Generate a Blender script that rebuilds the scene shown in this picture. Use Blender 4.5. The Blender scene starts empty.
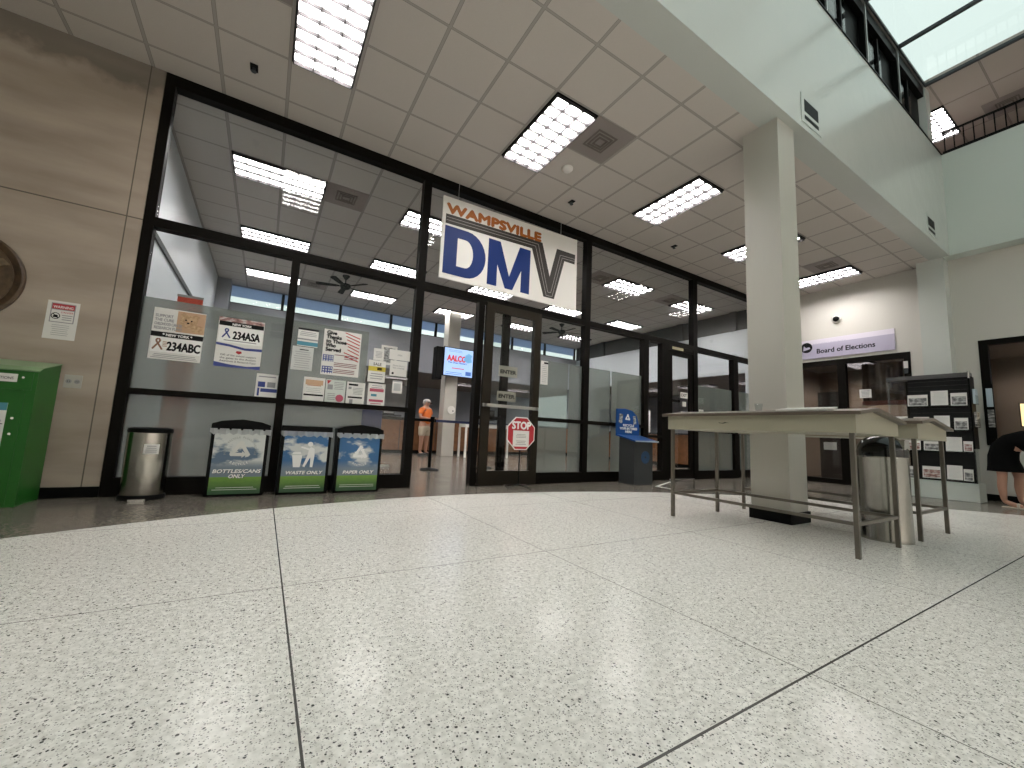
import bpy, bmesh, math, random
from mathutils import Vector, Matrix, Euler
random.seed(7)
R = math.radians
sc = bpy.context.scene
col = sc.collection

# ------------------------------------------------------------------ camera, world, exposure
cam_d = bpy.data.cameras.new('camera')
cam_d.sensor_fit = 'HORIZONTAL'; cam_d.sensor_width = 36.0
cam_d.lens = 406.81 / 1024 * 36.0
cam_d.clip_start = 0.02; cam_d.clip_end = 200
cam = bpy.data.objects.new('camera', cam_d); col.objects.link(cam)
yaw, pit, roll = R(31.046), R(6.825), R(2.687)
fw = Vector((math.sin(yaw)*math.cos(pit), math.cos(yaw)*math.cos(pit), math.sin(pit)))
rt = Vector((math.cos(yaw), -math.sin(yaw), 0)); up = rt.cross(fw)
r2 = math.cos(roll)*rt + math.sin(roll)*up
u2 = -math.sin(roll)*rt + math.cos(roll)*up
m = Matrix((r2, u2, -fw)).transposed().to_4x4(); m.translation = Vector((0, 0, 0.77))
cam.matrix_world = m
sc.camera = cam

sc.view_settings.view_transform = 'Standard'
sc.view_settings.look = 'None'
sc.view_settings.gamma = 1.0
sc.view_settings.use_curve_mapping = False
sc.view_settings.exposure = 0.5
SKY = 0.92          # overcast sky over the skylight
TROFFER = 24.0      # fluorescent diffusers
w = bpy.data.worlds.new('overcast_sky'); sc.world = w; w.use_nodes = True
wn = w.node_tree.nodes
bg = wn['Background']; bg.inputs['Color'].default_value = (0.84, 0.96, 0.93, 1); bg.inputs['Strength'].default_value = SKY
sc.cycles.use_denoising = True
sc.cycles.max_bounces = 9; sc.cycles.diffuse_bounces = 5; sc.cycles.glossy_bounces = 4
sc.cycles.transparent_max_bounces = 16; sc.cycles.transmission_bounces = 6
sc.cycles.sample_clamp_indirect = 6.0
sc.cycles.caustics_reflective = False; sc.cycles.caustics_refractive = False

# ------------------------------------------------------------------ dimensions
H = 4.386      # hall and office ceiling
YF = 5.30      # front face of the glazed storefront
T = 0.6085     # ceiling tile
XR = 10.77     # right wall
YB = 2.0       # face of the beam round the atrium
ZP = 6.38      # parapet top
ZS = 7.45      # skylight
YO = 13.0      # far wall of the office

# ------------------------------------------------------------------ materials
MATS = {}
def nt(mat): return mat.node_tree.nodes, mat.node_tree.links
def M(name, color, rough=0.6, metal=0.0, emit=None, es=0.0, spec=0.5, noise=0.0, nscale=6.0, bump=0.0, bscale=40.0, coat=0.0):
    if name in MATS: return MATS[name]
    mt = bpy.data.materials.new(name); mt.use_nodes = True
    n, l = nt(mt); b = n['Principled BSDF']
    b.inputs['Base Color'].default_value = (*color, 1)
    b.inputs['Roughness'].default_value = rough; b.inputs['Metallic'].default_value = metal
    b.inputs['Specular IOR Level'].default_value = spec
    b.inputs['Coat Weight'].default_value = coat
    if emit: b.inputs['Emission Color'].default_value = (*emit, 1); b.inputs['Emission Strength'].default_value = es
    if noise or bump:
        tc = n.new('ShaderNodeTexCoord')
        if noise:
            ns = n.new('ShaderNodeTexNoise'); ns.inputs['Scale'].default_value = nscale; ns.inputs['Detail'].default_value = 6
            l.new(tc.outputs['Object'], ns.inputs['Vector'])
            rp = n.new('ShaderNodeMapRange'); rp.inputs[1].default_value = 0.3; rp.inputs[2].default_value = 0.7
            rp.inputs[3].default_value = 1-noise; rp.inputs[4].default_value = 1+noise*0.6
            l.new(ns.outputs[0], rp.inputs[0])
            mx = n.new('ShaderNodeVectorMath'); mx.operation = 'SCALE'; mx.inputs[0].default_value = color
            l.new(rp.outputs[0], mx.inputs['Scale']); l.new(mx.outputs[0], b.inputs['Base Color'])
        if bump:
            nb = n.new('ShaderNodeTexNoise'); nb.inputs['Scale'].default_value = bscale; nb.inputs['Detail'].default_value = 3
            l.new(tc.outputs['Object'], nb.inputs['Vector'])
            bm_ = n.new('ShaderNodeBump'); bm_.inputs['Strength'].default_value = bump; bm_.inputs['Distance'].default_value = 0.01
            l.new(nb.outputs[0], bm_.inputs['Height']); l.new(bm_.outputs[0], b.inputs['Normal'])
    MATS[name] = mt; return mt

def math_node(n, l, op, a, b=None, c=None):
    k = n.new('ShaderNodeMath'); k.operation = op
    for i, v in enumerate((a, b, c)):
        if v is None: continue
        if isinstance(v, (int, float)): k.inputs[i].default_value = v
        else: l.new(v, k.inputs[i])
    return k.outputs[0]
def mixc(n, l, fac, a, b):
    k = n.new('ShaderNodeMix'); k.data_type = 'RGBA'
    if isinstance(fac, (int, float)): k.inputs[0].default_value = fac
    else: l.new(fac, k.inputs[0])
    for i, v in ((6, a), (7, b)):
        if isinstance(v, tuple): k.inputs[i].default_value = (*v, 1)
        else: l.new(v, k.inputs[i])
    return k.outputs[2]
def grid_line(n, l, coord, off, sp, wd):
    """1 inside a line of width wd repeated every sp from off"""
    a = math_node(n, l, 'SUBTRACT', coord, off)
    a = math_node(n, l, 'DIVIDE', a, sp)
    a = math_node(n, l, 'ADD', a, 0.5)
    a = math_node(n, l, 'FRACT', a)
    a = math_node(n, l, 'SUBTRACT', a, 0.5)
    a = math_node(n, l, 'ABSOLUTE', a)
    return math_node(n, l, 'LESS_THAN', a, wd/2/sp)

def floor_material():
    mt = bpy.data.materials.new('terrazzo'); mt.use_nodes = True
    n, l = nt(mt); b = n['Principled BSDF']
    tc = n.new('ShaderNodeTexCoord'); sp = n.new('ShaderNodeSeparateXYZ'); l.new(tc.outputs['Object'], sp.inputs[0])
    x, y = sp.outputs[0], sp.outputs[1]
    def chips(scale, thr, seed):
        mp = n.new('ShaderNodeMapping'); mp.inputs['Location'].default_value = (seed, seed*2, 0)
        l.new(tc.outputs['Object'], mp.inputs[0])
        v = n.new('ShaderNodeTexVoronoi'); v.inputs['Scale'].default_value = scale; v.inputs['Randomness'].default_value = 1
        l.new(mp.outputs[0], v.inputs['Vector'])
        s2 = n.new('ShaderNodeSeparateColor'); l.new(v.outputs['Color'], s2.inputs[0])
        nn = n.new('ShaderNodeTexNoise'); nn.inputs['Scale'].default_value = scale*1.6; l.new(mp.outputs[0], nn.inputs['Vector'])
        rr = math_node(n, l, 'MULTIPLY', s2.outputs[1], 0.45)
        dd = math_node(n, l, 'ADD', v.outputs['Distance'], math_node(n, l, 'MULTIPLY', math_node(n, l, 'SUBTRACT', nn.outputs[0], 0.5), 0.5))
        near = math_node(n, l, 'LESS_THAN', dd, rr)
        return math_node(n, l, 'MULTIPLY', near, math_node(n, l, 'LESS_THAN', s2.outputs[0], thr))
    big = chips(98, 0.24, 0.0); mid = chips(165, 0.62, 3.3); gry = chips(120, 0.7, 7.7)
    ns = n.new('ShaderNodeTexNoise'); ns.inputs['Scale'].default_value = 45; ns.inputs['Detail'].default_value = 4
    l.new(tc.outputs['Object'], ns.inputs['Vector'])
    nf = n.new('ShaderNodeMapRange'); nf.inputs[1].default_value = 0.35; nf.inputs[2].default_value = 0.65; l.new(ns.outputs[0], nf.inputs[0])
    lightc = mixc(n, l, nf.outputs[0], (0.64, 0.62, 0.57), (0.84, 0.82, 0.77))
    lightc = mixc(n, l, math_node(n, l, 'MULTIPLY', gry, 0.45), lightc, (0.30, 0.28, 0.25))
    lightc = mixc(n, l, math_node(n, l, 'MULTIPLY', mid, 0.85), lightc, (0.13, 0.12, 0.11))
    lightc = mixc(n, l, math_node(n, l, 'MULTIPLY', big, 0.95), lightc, (0.015, 0.014, 0.013))
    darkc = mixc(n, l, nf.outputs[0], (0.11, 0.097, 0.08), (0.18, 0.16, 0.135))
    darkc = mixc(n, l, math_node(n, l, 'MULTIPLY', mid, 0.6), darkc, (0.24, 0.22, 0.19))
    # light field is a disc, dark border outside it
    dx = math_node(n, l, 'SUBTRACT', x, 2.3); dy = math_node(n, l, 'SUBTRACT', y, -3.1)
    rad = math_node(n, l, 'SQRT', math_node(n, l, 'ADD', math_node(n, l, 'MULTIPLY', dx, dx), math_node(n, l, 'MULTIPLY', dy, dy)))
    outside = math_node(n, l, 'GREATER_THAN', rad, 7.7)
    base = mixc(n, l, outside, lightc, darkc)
    gx = grid_line(n, l, x, 0.155, 1.53, 0.005); gy = grid_line(n, l, y, 0.73, 1.54, 0.005)
    g = math_node(n, l, 'MAXIMUM', gx, gy)
    base = mixc(n, l, math_node(n, l, 'MULTIPLY', g, 0.9), base, (0.10, 0.09, 0.08))
    tx = grid_line(n, l, x, 0.155, 60, 0.007); ty = grid_line(n, l, y, 0.73, 60, 0.008)
    t = math_node(n, l, 'MAXIMUM', tx, ty)
    t = math_node(n, l, 'MULTIPLY', t, math_node(n, l, 'SUBTRACT', 1.0, outside))
    base = mixc(n, l, t, base, (0.075, 0.07, 0.065))
    l.new(base, b.inputs['Base Color'])
    b.inputs['Specular IOR Level'].default_value = 0.22
    rn = n.new('ShaderNodeTexNoise'); rn.inputs['Scale'].default_value = 2.2; l.new(tc.outputs['Object'], rn.inputs['Vector'])
    rr = n.new('ShaderNodeMapRange'); rr.inputs[3].default_value = 0.14; rr.inputs[4].default_value = 0.26
    l.new(rn.outputs[0], rr.inputs[0]); l.new(rr.outputs[0], b.inputs['Roughness'])
    return mt

def ceiling_material(name, ox, oy, sx=T, sy=T, c=(0.57, 0.525, 0.485)):
    mt = bpy.data.materials.new(name); mt.use_nodes = True
    n, l = nt(mt); b = n['Principled BSDF']
    tc = n.new('ShaderNodeTexCoord'); sp = n.new('ShaderNodeSeparateXYZ'); l.new(tc.outputs['Object'], sp.inputs[0])
    gx = grid_line(n, l, sp.outputs[0], ox, sx, 0.026); gy = grid_line(n, l, sp.outputs[1], oy, sy, 0.020)
    g = math_node(n, l, 'MAXIMUM', gx, gy)
    ex = grid_line(n, l, sp.outputs[0], ox, sx, 0.034); ey = grid_line(n, l, sp.outputs[1], oy, sy, 0.027)
    e = math_node(n, l, 'MAXIMUM', ex, ey)
    wn_ = n.new('ShaderNodeTexNoise'); wn_.inputs['Scale'].default_value = 180; l.new(tc.outputs['Object'], wn_.inputs['Vector'])
    cc = mixc(n, l, wn_.outputs[0], tuple(v*0.93 for v in c), tuple(v*1.05 for v in c))
    cc = mixc(n, l, e, cc, tuple(v*0.42 for v in c))
    cc = mixc(n, l, g, cc, tuple(v*0.68 for v in c))
    l.new(cc, b.inputs['Base Color']); b.inputs['Roughness'].default_value = 0.85; b.inputs['Specular IOR Level'].default_value = 0.2
    bp = n.new('ShaderNodeBump'); bp.inputs['Strength'].default_value = 0.6; bp.inputs['Distance'].default_value = 0.006
    l.new(math_node(n, l, 'MULTIPLY', e, 1.0), bp.inputs['Height']); l.new(bp.outputs[0], b.inputs['Normal'])
    return mt

def concrete_material():
    mt = bpy.data.materials.new('board_formed_concrete'); mt.use_nodes = True
    n, l = nt(mt); b = n['Principled BSDF']
    tc = n.new('ShaderNodeTexCoord'); sp = n.new('ShaderNodeSeparateXYZ'); l.new(tc.outputs['Object'], sp.inputs[0])
    mp = n.new('ShaderNodeMapping'); mp.inputs['Scale'].default_value = (0.7, 1, 3.2); l.new(tc.outputs['Object'], mp.inputs[0])
    a = n.new('ShaderNodeTexNoise'); a.inputs['Scale'].default_value = 1.3; a.inputs['Detail'].default_value = 8; l.new(mp.outputs[0], a.inputs['Vector'])
    r = n.new('ShaderNodeMapRange'); r.inputs[1].default_value = 0.35; r.inputs[2].default_value = 0.7; l.new(a.outputs[0], r.inputs[0])
    c = mixc(n, l, r.outputs[0], (0.31, 0.255, 0.205), (0.44, 0.37, 0.305))
    # grime near the top of the wall, ragged edge
    d = n.new('ShaderNodeTexNoise'); d.inputs['Scale'].default_value = 5; d.inputs['Detail'].default_value = 8; l.new(tc.outputs['Object'], d.inputs['Vector'])
    hz = math_node(n, l, 'ADD', sp.outputs[2], math_node(n, l, 'MULTIPLY', math_node(n, l, 'SUBTRACT', d.outputs[0], 0.5), 0.5))
    g = n.new('ShaderNodeMapRange'); g.inputs[1].default_value = 4.05; g.inputs[2].default_value = 4.2; l.new(hz, g.inputs[0])
    c = mixc(n, l, math_node(n, l, 'MULTIPLY', g.outputs[0], 0.7), c, (0.11, 0.095, 0.075))
    j1 = grid_line(n, l, sp.outputs[0], -1.365, 3.0, 0.010); j2 = grid_line(n, l, sp.outputs[2], 2.73, 30, 0.012)
    c = mixc(n, l, math_node(n, l, 'MULTIPLY', math_node(n, l, 'MAXIMUM', j1, j2), 0.8), c, (0.06, 0.05, 0.04))
    l.new(c, b.inputs['Base Color']); b.inputs['Roughness'].default_value = 0.75
    bp = n.new('ShaderNodeBump'); bp.inputs['Strength'].default_value = 0.15; bp.inputs['Distance'].default_value = 0.01
    l.new(a.outputs[0], bp.inputs['Height']); l.new(bp.outputs[0], b.inputs['Normal'])
    return mt

def glass_material(name, tint=(0.93, 0.94, 0.935), refl=1.0):
    mt = bpy.data.materials.new(name); mt.use_nodes = True
    n, l = nt(mt); n.remove(n['Principled BSDF'])
    t = n.new('ShaderNodeBsdfTransparent'); t.inputs[0].default_value = (*tint, 1)
    g = n.new('ShaderNodeBsdfGlossy'); g.inputs['Roughness'].default_value = 0.02
    f = n.new('ShaderNodeFresnel'); ge = n.new('ShaderNodeNewGeometry')
    l.new(math_node(n, l, 'SUBTRACT', 1.5, math_node(n, l, 'MULTIPLY', ge.outputs['Backfacing'], 1.5-1/1.5)), f.inputs[0])
    k = math_node(n, l, 'MINIMUM', math_node(n, l, 'MULTIPLY', f.outputs[0], 0.8*refl), 1.0)
    mx = n.new('ShaderNodeMixShader'); l.new(k, mx.inputs[0]); l.new(t.outputs[0], mx.inputs[1]); l.new(g.outputs[0], mx.inputs[2])
    l.new(mx.outputs[0], n['Material Output'].inputs['Surface'])
    return mt
def film_material(name, c, opacity):
    mt = bpy.data.materials.new(name); mt.use_nodes = True
    n, l = nt(mt); n.remove(n['Principled BSDF'])
    t = n.new('ShaderNodeBsdfTransparent'); t.inputs[0].default_value = (0.8, 0.83, 0.82, 1)
    d = n.new('ShaderNodeBsdfDiffuse'); d.inputs[0].default_value = (*c, 1)
    tr = n.new('ShaderNodeBsdfTranslucent'); tr.inputs[0].default_value = (*c, 1)
    ms = n.new('ShaderNodeMixShader'); ms.inputs[0].default_value = 0.5; l.new(d.outputs[0], ms.inputs[1]); l.new(tr.outputs[0], ms.inputs[2])
    mx = n.new('ShaderNodeMixShader'); mx.inputs[0].default_value = opacity; l.new(t.outputs[0], mx.inputs[1]); l.new(ms.outputs[0], mx.inputs[2])
    l.new(mx.outputs[0], n['Material Output'].inputs['Surface'])
    return mt
def picture_material(name, stops, scale=9.0, stretch=(1, 1, 1)):
    """a small printed photograph: noise through a colour ramp"""
    mt = bpy.data.materials.new(name); mt.use_nodes = True
    n, l = nt(mt); b = n['Principled BSDF']
    tc = n.new('ShaderNodeTexCoord'); mp = n.new('ShaderNodeMapping'); mp.inputs['Scale'].default_value = stretch
    l.new(tc.outputs['Object'], mp.inputs[0])
    a = n.new('ShaderNodeTexNoise'); a.inputs['Scale'].default_value = scale; a.inputs['Detail'].default_value = 5; l.new(mp.outputs[0], a.inputs['Vector'])
    r = n.new('ShaderNodeValToRGB'); l.new(a.outputs[0], r.inputs[0])
    el = r.color_ramp.elements
    el[0].position, el[0].color = stops[0][0], (*stops[0][1], 1)
    el[1].position, el[1].color = stops[-1][0], (*stops[-1][1], 1)
    for p, c in stops[1:-1]:
        e = el.new(p); e.color = (*c, 1)
    l.new(r.outputs[0], b.inputs['Base Color']); b.inputs['Roughness'].default_value = 0.45
    return mt
def banner_material(name, sky, seed, cloud):
    mt = bpy.data.materials.new(name); mt.use_nodes = True
    n, l = nt(mt); b = n['Principled BSDF']
    tc = n.new('ShaderNodeTexCoord'); sp = n.new('ShaderNodeSeparateXYZ'); l.new(tc.outputs['Object'], sp.inputs[0])
    mp = n.new('ShaderNodeMapping'); mp.inputs['Location'].default_value = (seed, seed, seed); mp.inputs['Scale'].default_value = (1, 1, 1.9)
    l.new(tc.outputs['Object'], mp.inputs[0])
    a = n.new('ShaderNodeTexNoise'); a.inputs['Scale'].default_value = 4.2; a.inputs['Detail'].default_value = 7; l.new(mp.outputs[0], a.inputs['Vector'])
    r = n.new('ShaderNodeMapRange'); r.inputs[1].default_value = cloud; r.inputs[2].default_value = cloud+0.09; l.new(a.outputs[0], r.inputs[0])
    fz = n.new('ShaderNodeMapRange'); fz.inputs[1].default_value = 0.27; fz.inputs[2].default_value = 0.36; l.new(sp.outputs[2], fz.inputs[0])
    s = mixc(n, l, math_node(n, l, 'MULTIPLY', r.outputs[0], fz.outputs[0]), sky, (0.62, 0.64, 0.62))
    s = mixc(n, l, math_node(n, l, 'SUBTRACT', 1.0, fz.outputs[0]), s, (0.17, 0.22, 0.27))
    gr = n.new('ShaderNodeTexNoise'); gr.inputs['Scale'].default_value = 26; l.new(mp.outputs[0], gr.inputs['Vector'])
    g2 = n.new('ShaderNodeMapRange'); g2.inputs[1].default_value = 0.05; g2.inputs[2].default_value = 0.2; l.new(sp.outputs[2], g2.inputs[0])
    gc = mixc(n, l, g2.outputs[0], (0.02, 0.07, 0.03), (0.22, 0.42, 0.05))
    gc = mixc(n, l, math_node(n, l, 'MULTIPLY', gr.outputs[0], 0.5), gc, (0.03, 0.12, 0.03))
    k = math_node(n, l, 'LESS_THAN', sp.outputs[2], 0.195)
    c = mixc(n, l, k, s, gc)
    l.new(c, b.inputs['Base Color']); b.inputs['Roughness'].default_value = 0.4
    return mt

m_floor = floor_material()
m_ceil_hall = ceiling_material('hall_ceiling_tiles', -0.137, 3.17)
m_ceil_office = ceiling_material('office_ceiling_tiles', -0.137, 6.40, c=(0.53, 0.505, 0.48))
m_ceil_upper = ceiling_material('gallery_ceiling_tiles', 10.62, 1.95, 1.22, 0.61, c=(0.46, 0.40, 0.365))
m_conc = concrete_material()
m_glass = glass_material('clear_glass')
m_skyglass = glass_material('tinted_skylight_glass', (0.86, 0.88, 0.87), 0.8)
m_acryl = glass_material('clear_acrylic', (0.93, 0.95, 0.95), 0.8)
m_frost = film_material('frosted_film', (0.33, 0.355, 0.33), 0.47)
m_shade = film_material('roller_shade_mesh', (0.55, 0.68, 0.95), 0.80)
m_bag = film_material('clear_bin_liner', (0.80, 0.82, 0.83), 0.6)
m_frame = M('bronze_aluminium', (0.005, 0.004, 0.003), 0.5, spec=0.08)
m_doorfr = M('brushed_bronze_door', (0.018, 0.014, 0.009), 0.45, spec=0.15)
m_black = M('black_plastic', (0.004, 0.004, 0.004), 0.45, spec=0.08)
m_gloss = M('gloss_black', (0.004, 0.004, 0.004), 0.12, spec=0.5)
m_blackm = M('matt_black', (0.007, 0.007, 0.007), 0.7, spec=0.15)
m_wallw = M('satin_white_paint', (0.55, 0.575, 0.545), 0.24, bump=0.8, bscale=2.6)
m_column = M('column_paint', (0.52, 0.505, 0.455), 0.4)
m_wallr = M('hall_wall_paint', (0.58, 0.56, 0.515), 0.55)
m_soff = M('soffit_paint', (0.44, 0.43, 0.395), 0.6)
m_blue_wall = M('office_white_wall', (0.62, 0.66, 0.70), 0.35)
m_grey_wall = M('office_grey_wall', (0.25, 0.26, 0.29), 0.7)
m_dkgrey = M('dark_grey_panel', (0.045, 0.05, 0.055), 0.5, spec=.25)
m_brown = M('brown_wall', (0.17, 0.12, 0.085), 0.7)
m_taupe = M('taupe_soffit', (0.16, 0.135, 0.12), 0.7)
m_wood = M('counter_wood', (0.17, 0.07, 0.025), 0.45, noise=0.25, nscale=9)
m_dkwood = M('dark_door_wood', (0.05, 0.035, 0.028), 0.5)
m_steel = M('brushed_stainless', (0.34, 0.33, 0.30), 0.2, 1.0, noise=0.05, nscale=30)
m_steeld = M('painted_steel_tube', (0.13, 0.115, 0.093), 0.4, 0.5)
m_chrome = M('chrome', (0.75, 0.75, 0.75), 0.08, 1.0)
m_alu = M('satin_aluminium', (0.48, 0.48, 0.46), 0.3, 0.8)
m_paper = M('white_paper', (0.72, 0.71, 0.68), 0.6)
m_sign = M('sign_board_white', (0.78, 0.76, 0.72), 0.5)
m_ink = M('black_ink', (0.006, 0.006, 0.007), 0.6, spec=.15)
m_inkg = M('grey_ink', (0.28, 0.28, 0.29), 0.6)
m_white = M('white_print', (0.85, 0.85, 0.83), 0.5)
m_red = M('sign_red', (0.42, 0.02, 0.03), 0.4)
m_blue = M('dmv_blue', (0.006, 0.025, 0.135), 0.5, spec=.2)
m_grey = M('dmv_grey', (0.04, 0.035, 0.031), 0.5, spec=.2)
m_orange = M('sign_orange', (0.36, 0.11, 0.02), 0.5, spec=.2)
m_green = M('green_enamel', (0.016, 0.115, 0.014), 0.35, spec=.3)
m_lamtop = M('laminate_top', (0.11, 0.086, 0.066), 0.3, spec=.35)
m_lam = M('beige_laminate', (0.33, 0.31, 0.235), 0.4, spec=.3)
m_kiosk = M('grey_plastic', (0.05, 0.053, 0.055), 0.45, spec=.3)
m_kblue = M('kiosk_blue', (0.004, 0.06, 0.24), 0.4, spec=.3)
m_kdblue = M('kiosk_dark_blue', (0.02, 0.07, 0.17), 0.4)
m_teal = M('teal_print', (0.06, 0.24, 0.32), 0.5)
m_yellow = M('yellow_print', (0.62, 0.50, 0.05), 0.5)
m_pink = M('pink_print', (0.45, 0.08, 0.13), 0.5)
m_navy = M('navy_print', (0.03, 0.05, 0.22), 0.5)
m_tan = M('tan_print', (0.50, 0.32, 0.20), 0.5)
m_lav = M('lavender_panel', (0.43, 0.40, 0.52), 0.5)
m_skin = M('skin', (0.42, 0.23, 0.16), 0.5)
m_shirt = M('orange_cotton', (0.62, 0.15, 0.025), 0.85)
m_khaki = M('khaki_cotton', (0.42, 0.36, 0.27), 0.85)
m_blackcloth = M('black_cotton', (0.004, 0.004, 0.004), 0.95, spec=.05)
m_greyhair = M('grey_hair', (0.38, 0.36, 0.33), 0.8)
m_darkshoe = M('dark_shoe', (0.03, 0.03, 0.03), 0.6)
m_navycloth = M('navy_cloth', (0.02, 0.03, 0.09), 0.8)
m_bluewhite = M('cool_white_paint', (0.55, 0.60, 0.56), 0.35)
m_medal = picture_material('carved_bronze_relief', [(0.3, (0.045, 0.025, 0.012)), (0.6, (0.10, 0.06, 0.03)), (0.8, (0.22, 0.15, 0.08))], 14)
m_photo = picture_material('grey_landscape_print', [(0.35, (0.06, 0.06, 0.06)), (0.5, (0.22, 0.22, 0.22)), (0.62, (0.5, 0.5, 0.49))], 16, (1, 1, 2.6))
m_photored = picture_material('reddish_print', [(0.35, (0.10, 0.05, 0.05)), (0.5, (0.38, 0.22, 0.2)), (0.62, (0.55, 0.52, 0.5))], 16, (1, 1, 2))
m_redban = picture_material('red_banner_print', [(0.36, (0.62, 0.06, 0.03)), (0.60, (0.72, 0.10, 0.05)), (0.68, (0.85, 0.55, 0.45))], 3.0, (2.2, 1, 0.6))
m_bear = picture_material('plush_fur', [(0.3, (0.33, 0.19, 0.09)), (0.7, (0.62, 0.44, 0.27))], 40)
m_curtain = M('brown_curtain', (0.13, 0.085, 0.06), 0.8, noise=0.4, nscale=5)
m_vent = M('vent_grey', (0.27, 0.235, 0.22), 0.6)
m_diff = M('fluorescent_diffuser', (0.8, 0.8, 0.8), 0.5, emit=(1.0, 0.955, 0.925), es=TROFFER)
m_tube = M('fluorescent_tube', (0.9, 0.9, 0.9), 0.5, emit=(1.0, 0.95, 0.93), es=TROFFER*1.6)
m_louv = M('louvre_dark_metal', (0.035, 0.032, 0.034), 0.5, spec=0.15)
m_screen = M('tv_screen', (0.05, 0.07, 0.12), 0.3, emit=(0.36, 0.52, 0.86), es=0.95)
m_scr_red = M('tv_red', (0.3, 0.02, 0.02), 0.3, emit=(0.55, 0.03, 0.04), es=0.7)
m_scr_blue = M('tv_blue', (0.02, 0.05, 0.2), 0.3, emit=(0.06, 0.14, 0.4), es=0.7)
m_monitor = M('bright_monitor', (0.5, 0.4, 0.2), 0.3, emit=(1.0, 0.72, 0.36), es=1.3)
m_led = M('lamp_glow', (0.9, 0.9, 0.9), 0.3, emit=(1, 0.98, 0.95), es=3.0)
m_ban = [banner_material('recycling_print_bottles', (0.10, 0.16, 0.24), 0.3, 0.42),
         banner_material('recycling_print_waste', (0.025, 0.12, 0.28), 4.7, 0.51),
         banner_material('recycling_print_paper', (0.025, 0.12, 0.28), 9.1, 0.49)]

# ------------------------------------------------------------------ geometry helpers
class MB:
    def __init__(s): s.bm = bmesh.new()
    def box(s, x0, y0, z0, x1, y1, z1, rot=None, bev=0.0):
        r = bmesh.ops.create_cube(s.bm, size=1.0)
        c = Vector(((x0+x1)/2, (y0+y1)/2, (z0+z1)/2)); sz = (abs(x1-x0), abs(y1-y0), abs(z1-z0))
        for v in r['verts']:
            p = Vector((v.co.x*sz[0], v.co.y*sz[1], v.co.z*sz[2]))
            if rot is not None: p = rot @ p
            v.co = c + p
        if bev:
            ed = {e for v in r['verts'] for e in v.link_edges}
            bmesh.ops.bevel(s.bm, geom=list(ed), offset=bev, segments=2, affect='EDGES', profile=0.5)
        return s
    def cyl(s, p0, p1, r, r2=None, n=20, caps=True):
        p0, p1 = Vector(p0), Vector(p1); d = p1-p0
        mt = Matrix.Translation((p0+p1)/2) @ d.to_track_quat('Z', 'Y').to_matrix().to_4x4()
        bmesh.ops.create_cone(s.bm, cap_ends=caps, segments=n, radius1=r, radius2=r if r2 is None else r2, depth=d.length, matrix=mt)
        return s
    def sph(s, c, r, sc_=(1, 1, 1), u=20, v=12, rot=None):
        mt = Matrix.Translation(Vector(c)) @ (rot.to_4x4() if rot else Matrix()) @ Matrix.Diagonal((r*sc_[0], r*sc_[1], r*sc_[2], 1))
        bmesh.ops.create_uvsphere(s.bm, u_segments=u, v_segments=v, radius=1.0, matrix=mt); return s
    def prism(s, poly, a0, a1, plane='XZ', off=(0, 0, 0)):
        """polygon in plane, extruded along the remaining axis from a0 to a1"""
        def P(u, v, a):
            if plane == 'XZ': q = (u, a, v)
            elif plane == 'YZ': q = (a, u, v)
            else: q = (u, v, a)
            return (q[0]+off[0], q[1]+off[1], q[2]+off[2])
        A = [s.bm.verts.new(P(u, v, a0)) for u, v in poly]; B = [s.bm.verts.new(P(u, v, a1)) for u, v in poly]
        s.bm.faces.new(A); s.bm.faces.new(list(reversed(B)))
        k = len(poly)
        for i in range(k): s.bm.faces.new((A[i], B[i], B[(i+1) % k], A[(i+1) % k]))
        return s
    def ring(s, c, ro, ri, y0, y1, n=32, a0=0.0, a1=2*math.pi):
        """annular sector in XZ"""
        full = abs(a1-a0-2*math.pi) < 1e-6
        for i in range(n):
            t0 = a0+(a1-a0)*i/n; t1 = a0+(a1-a0)*(i+1)/n
            q = [(c[0]+ro*math.cos(t0), c[1]+ro*math.sin(t0)), (c[0]+ro*math.cos(t1), c[1]+ro*math.sin(t1)),
                 (c[0]+ri*math.cos(t1), c[1]+ri*math.sin(t1)), (c[0]+ri*math.cos(t0), c[1]+ri*math.sin(t0))]
            s.prism(q, y0, y1)
        return s
    def revolve(s, prof, n=32, c=(0, 0, 0), sx=1.0, sy=1.0):
        rings = []
        for r, z in prof:
            rings.append([s.bm.verts.new((c[0]+r*sx*math.cos(2*math.pi*i/n), c[1]+r*sy*math.sin(2*math.pi*i/n), c[2]+z)) for i in range(n)])
        for a, b in zip(rings, rings[1:]):
            for i in range(n): s.bm.faces.new((a[i], a[(i+1) % n], b[(i+1) % n], b[i]))
        s.bm.faces.new(list(reversed(rings[0]))); s.bm.faces.new(rings[-1])
        return s
    def build(s, name, mat, parent=None, smooth=False, kind=None):
        bmesh.ops.recalc_face_normals(s.bm, faces=s.bm.faces)
        me = bpy.data.meshes.new(name); s.bm.to_mesh(me); s.bm.free()
        me.materials.append(mat)
        if smooth:
            for p in me.polygons: p.use_smooth = True
            try: me.set_sharp_from_angle(angle=R(38))
            except Exception: pass
        o = bpy.data.objects.new(name, me); col.objects.link(o)
        if parent: o.parent = parent
        if kind: o['kind'] = kind
        return o

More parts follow.
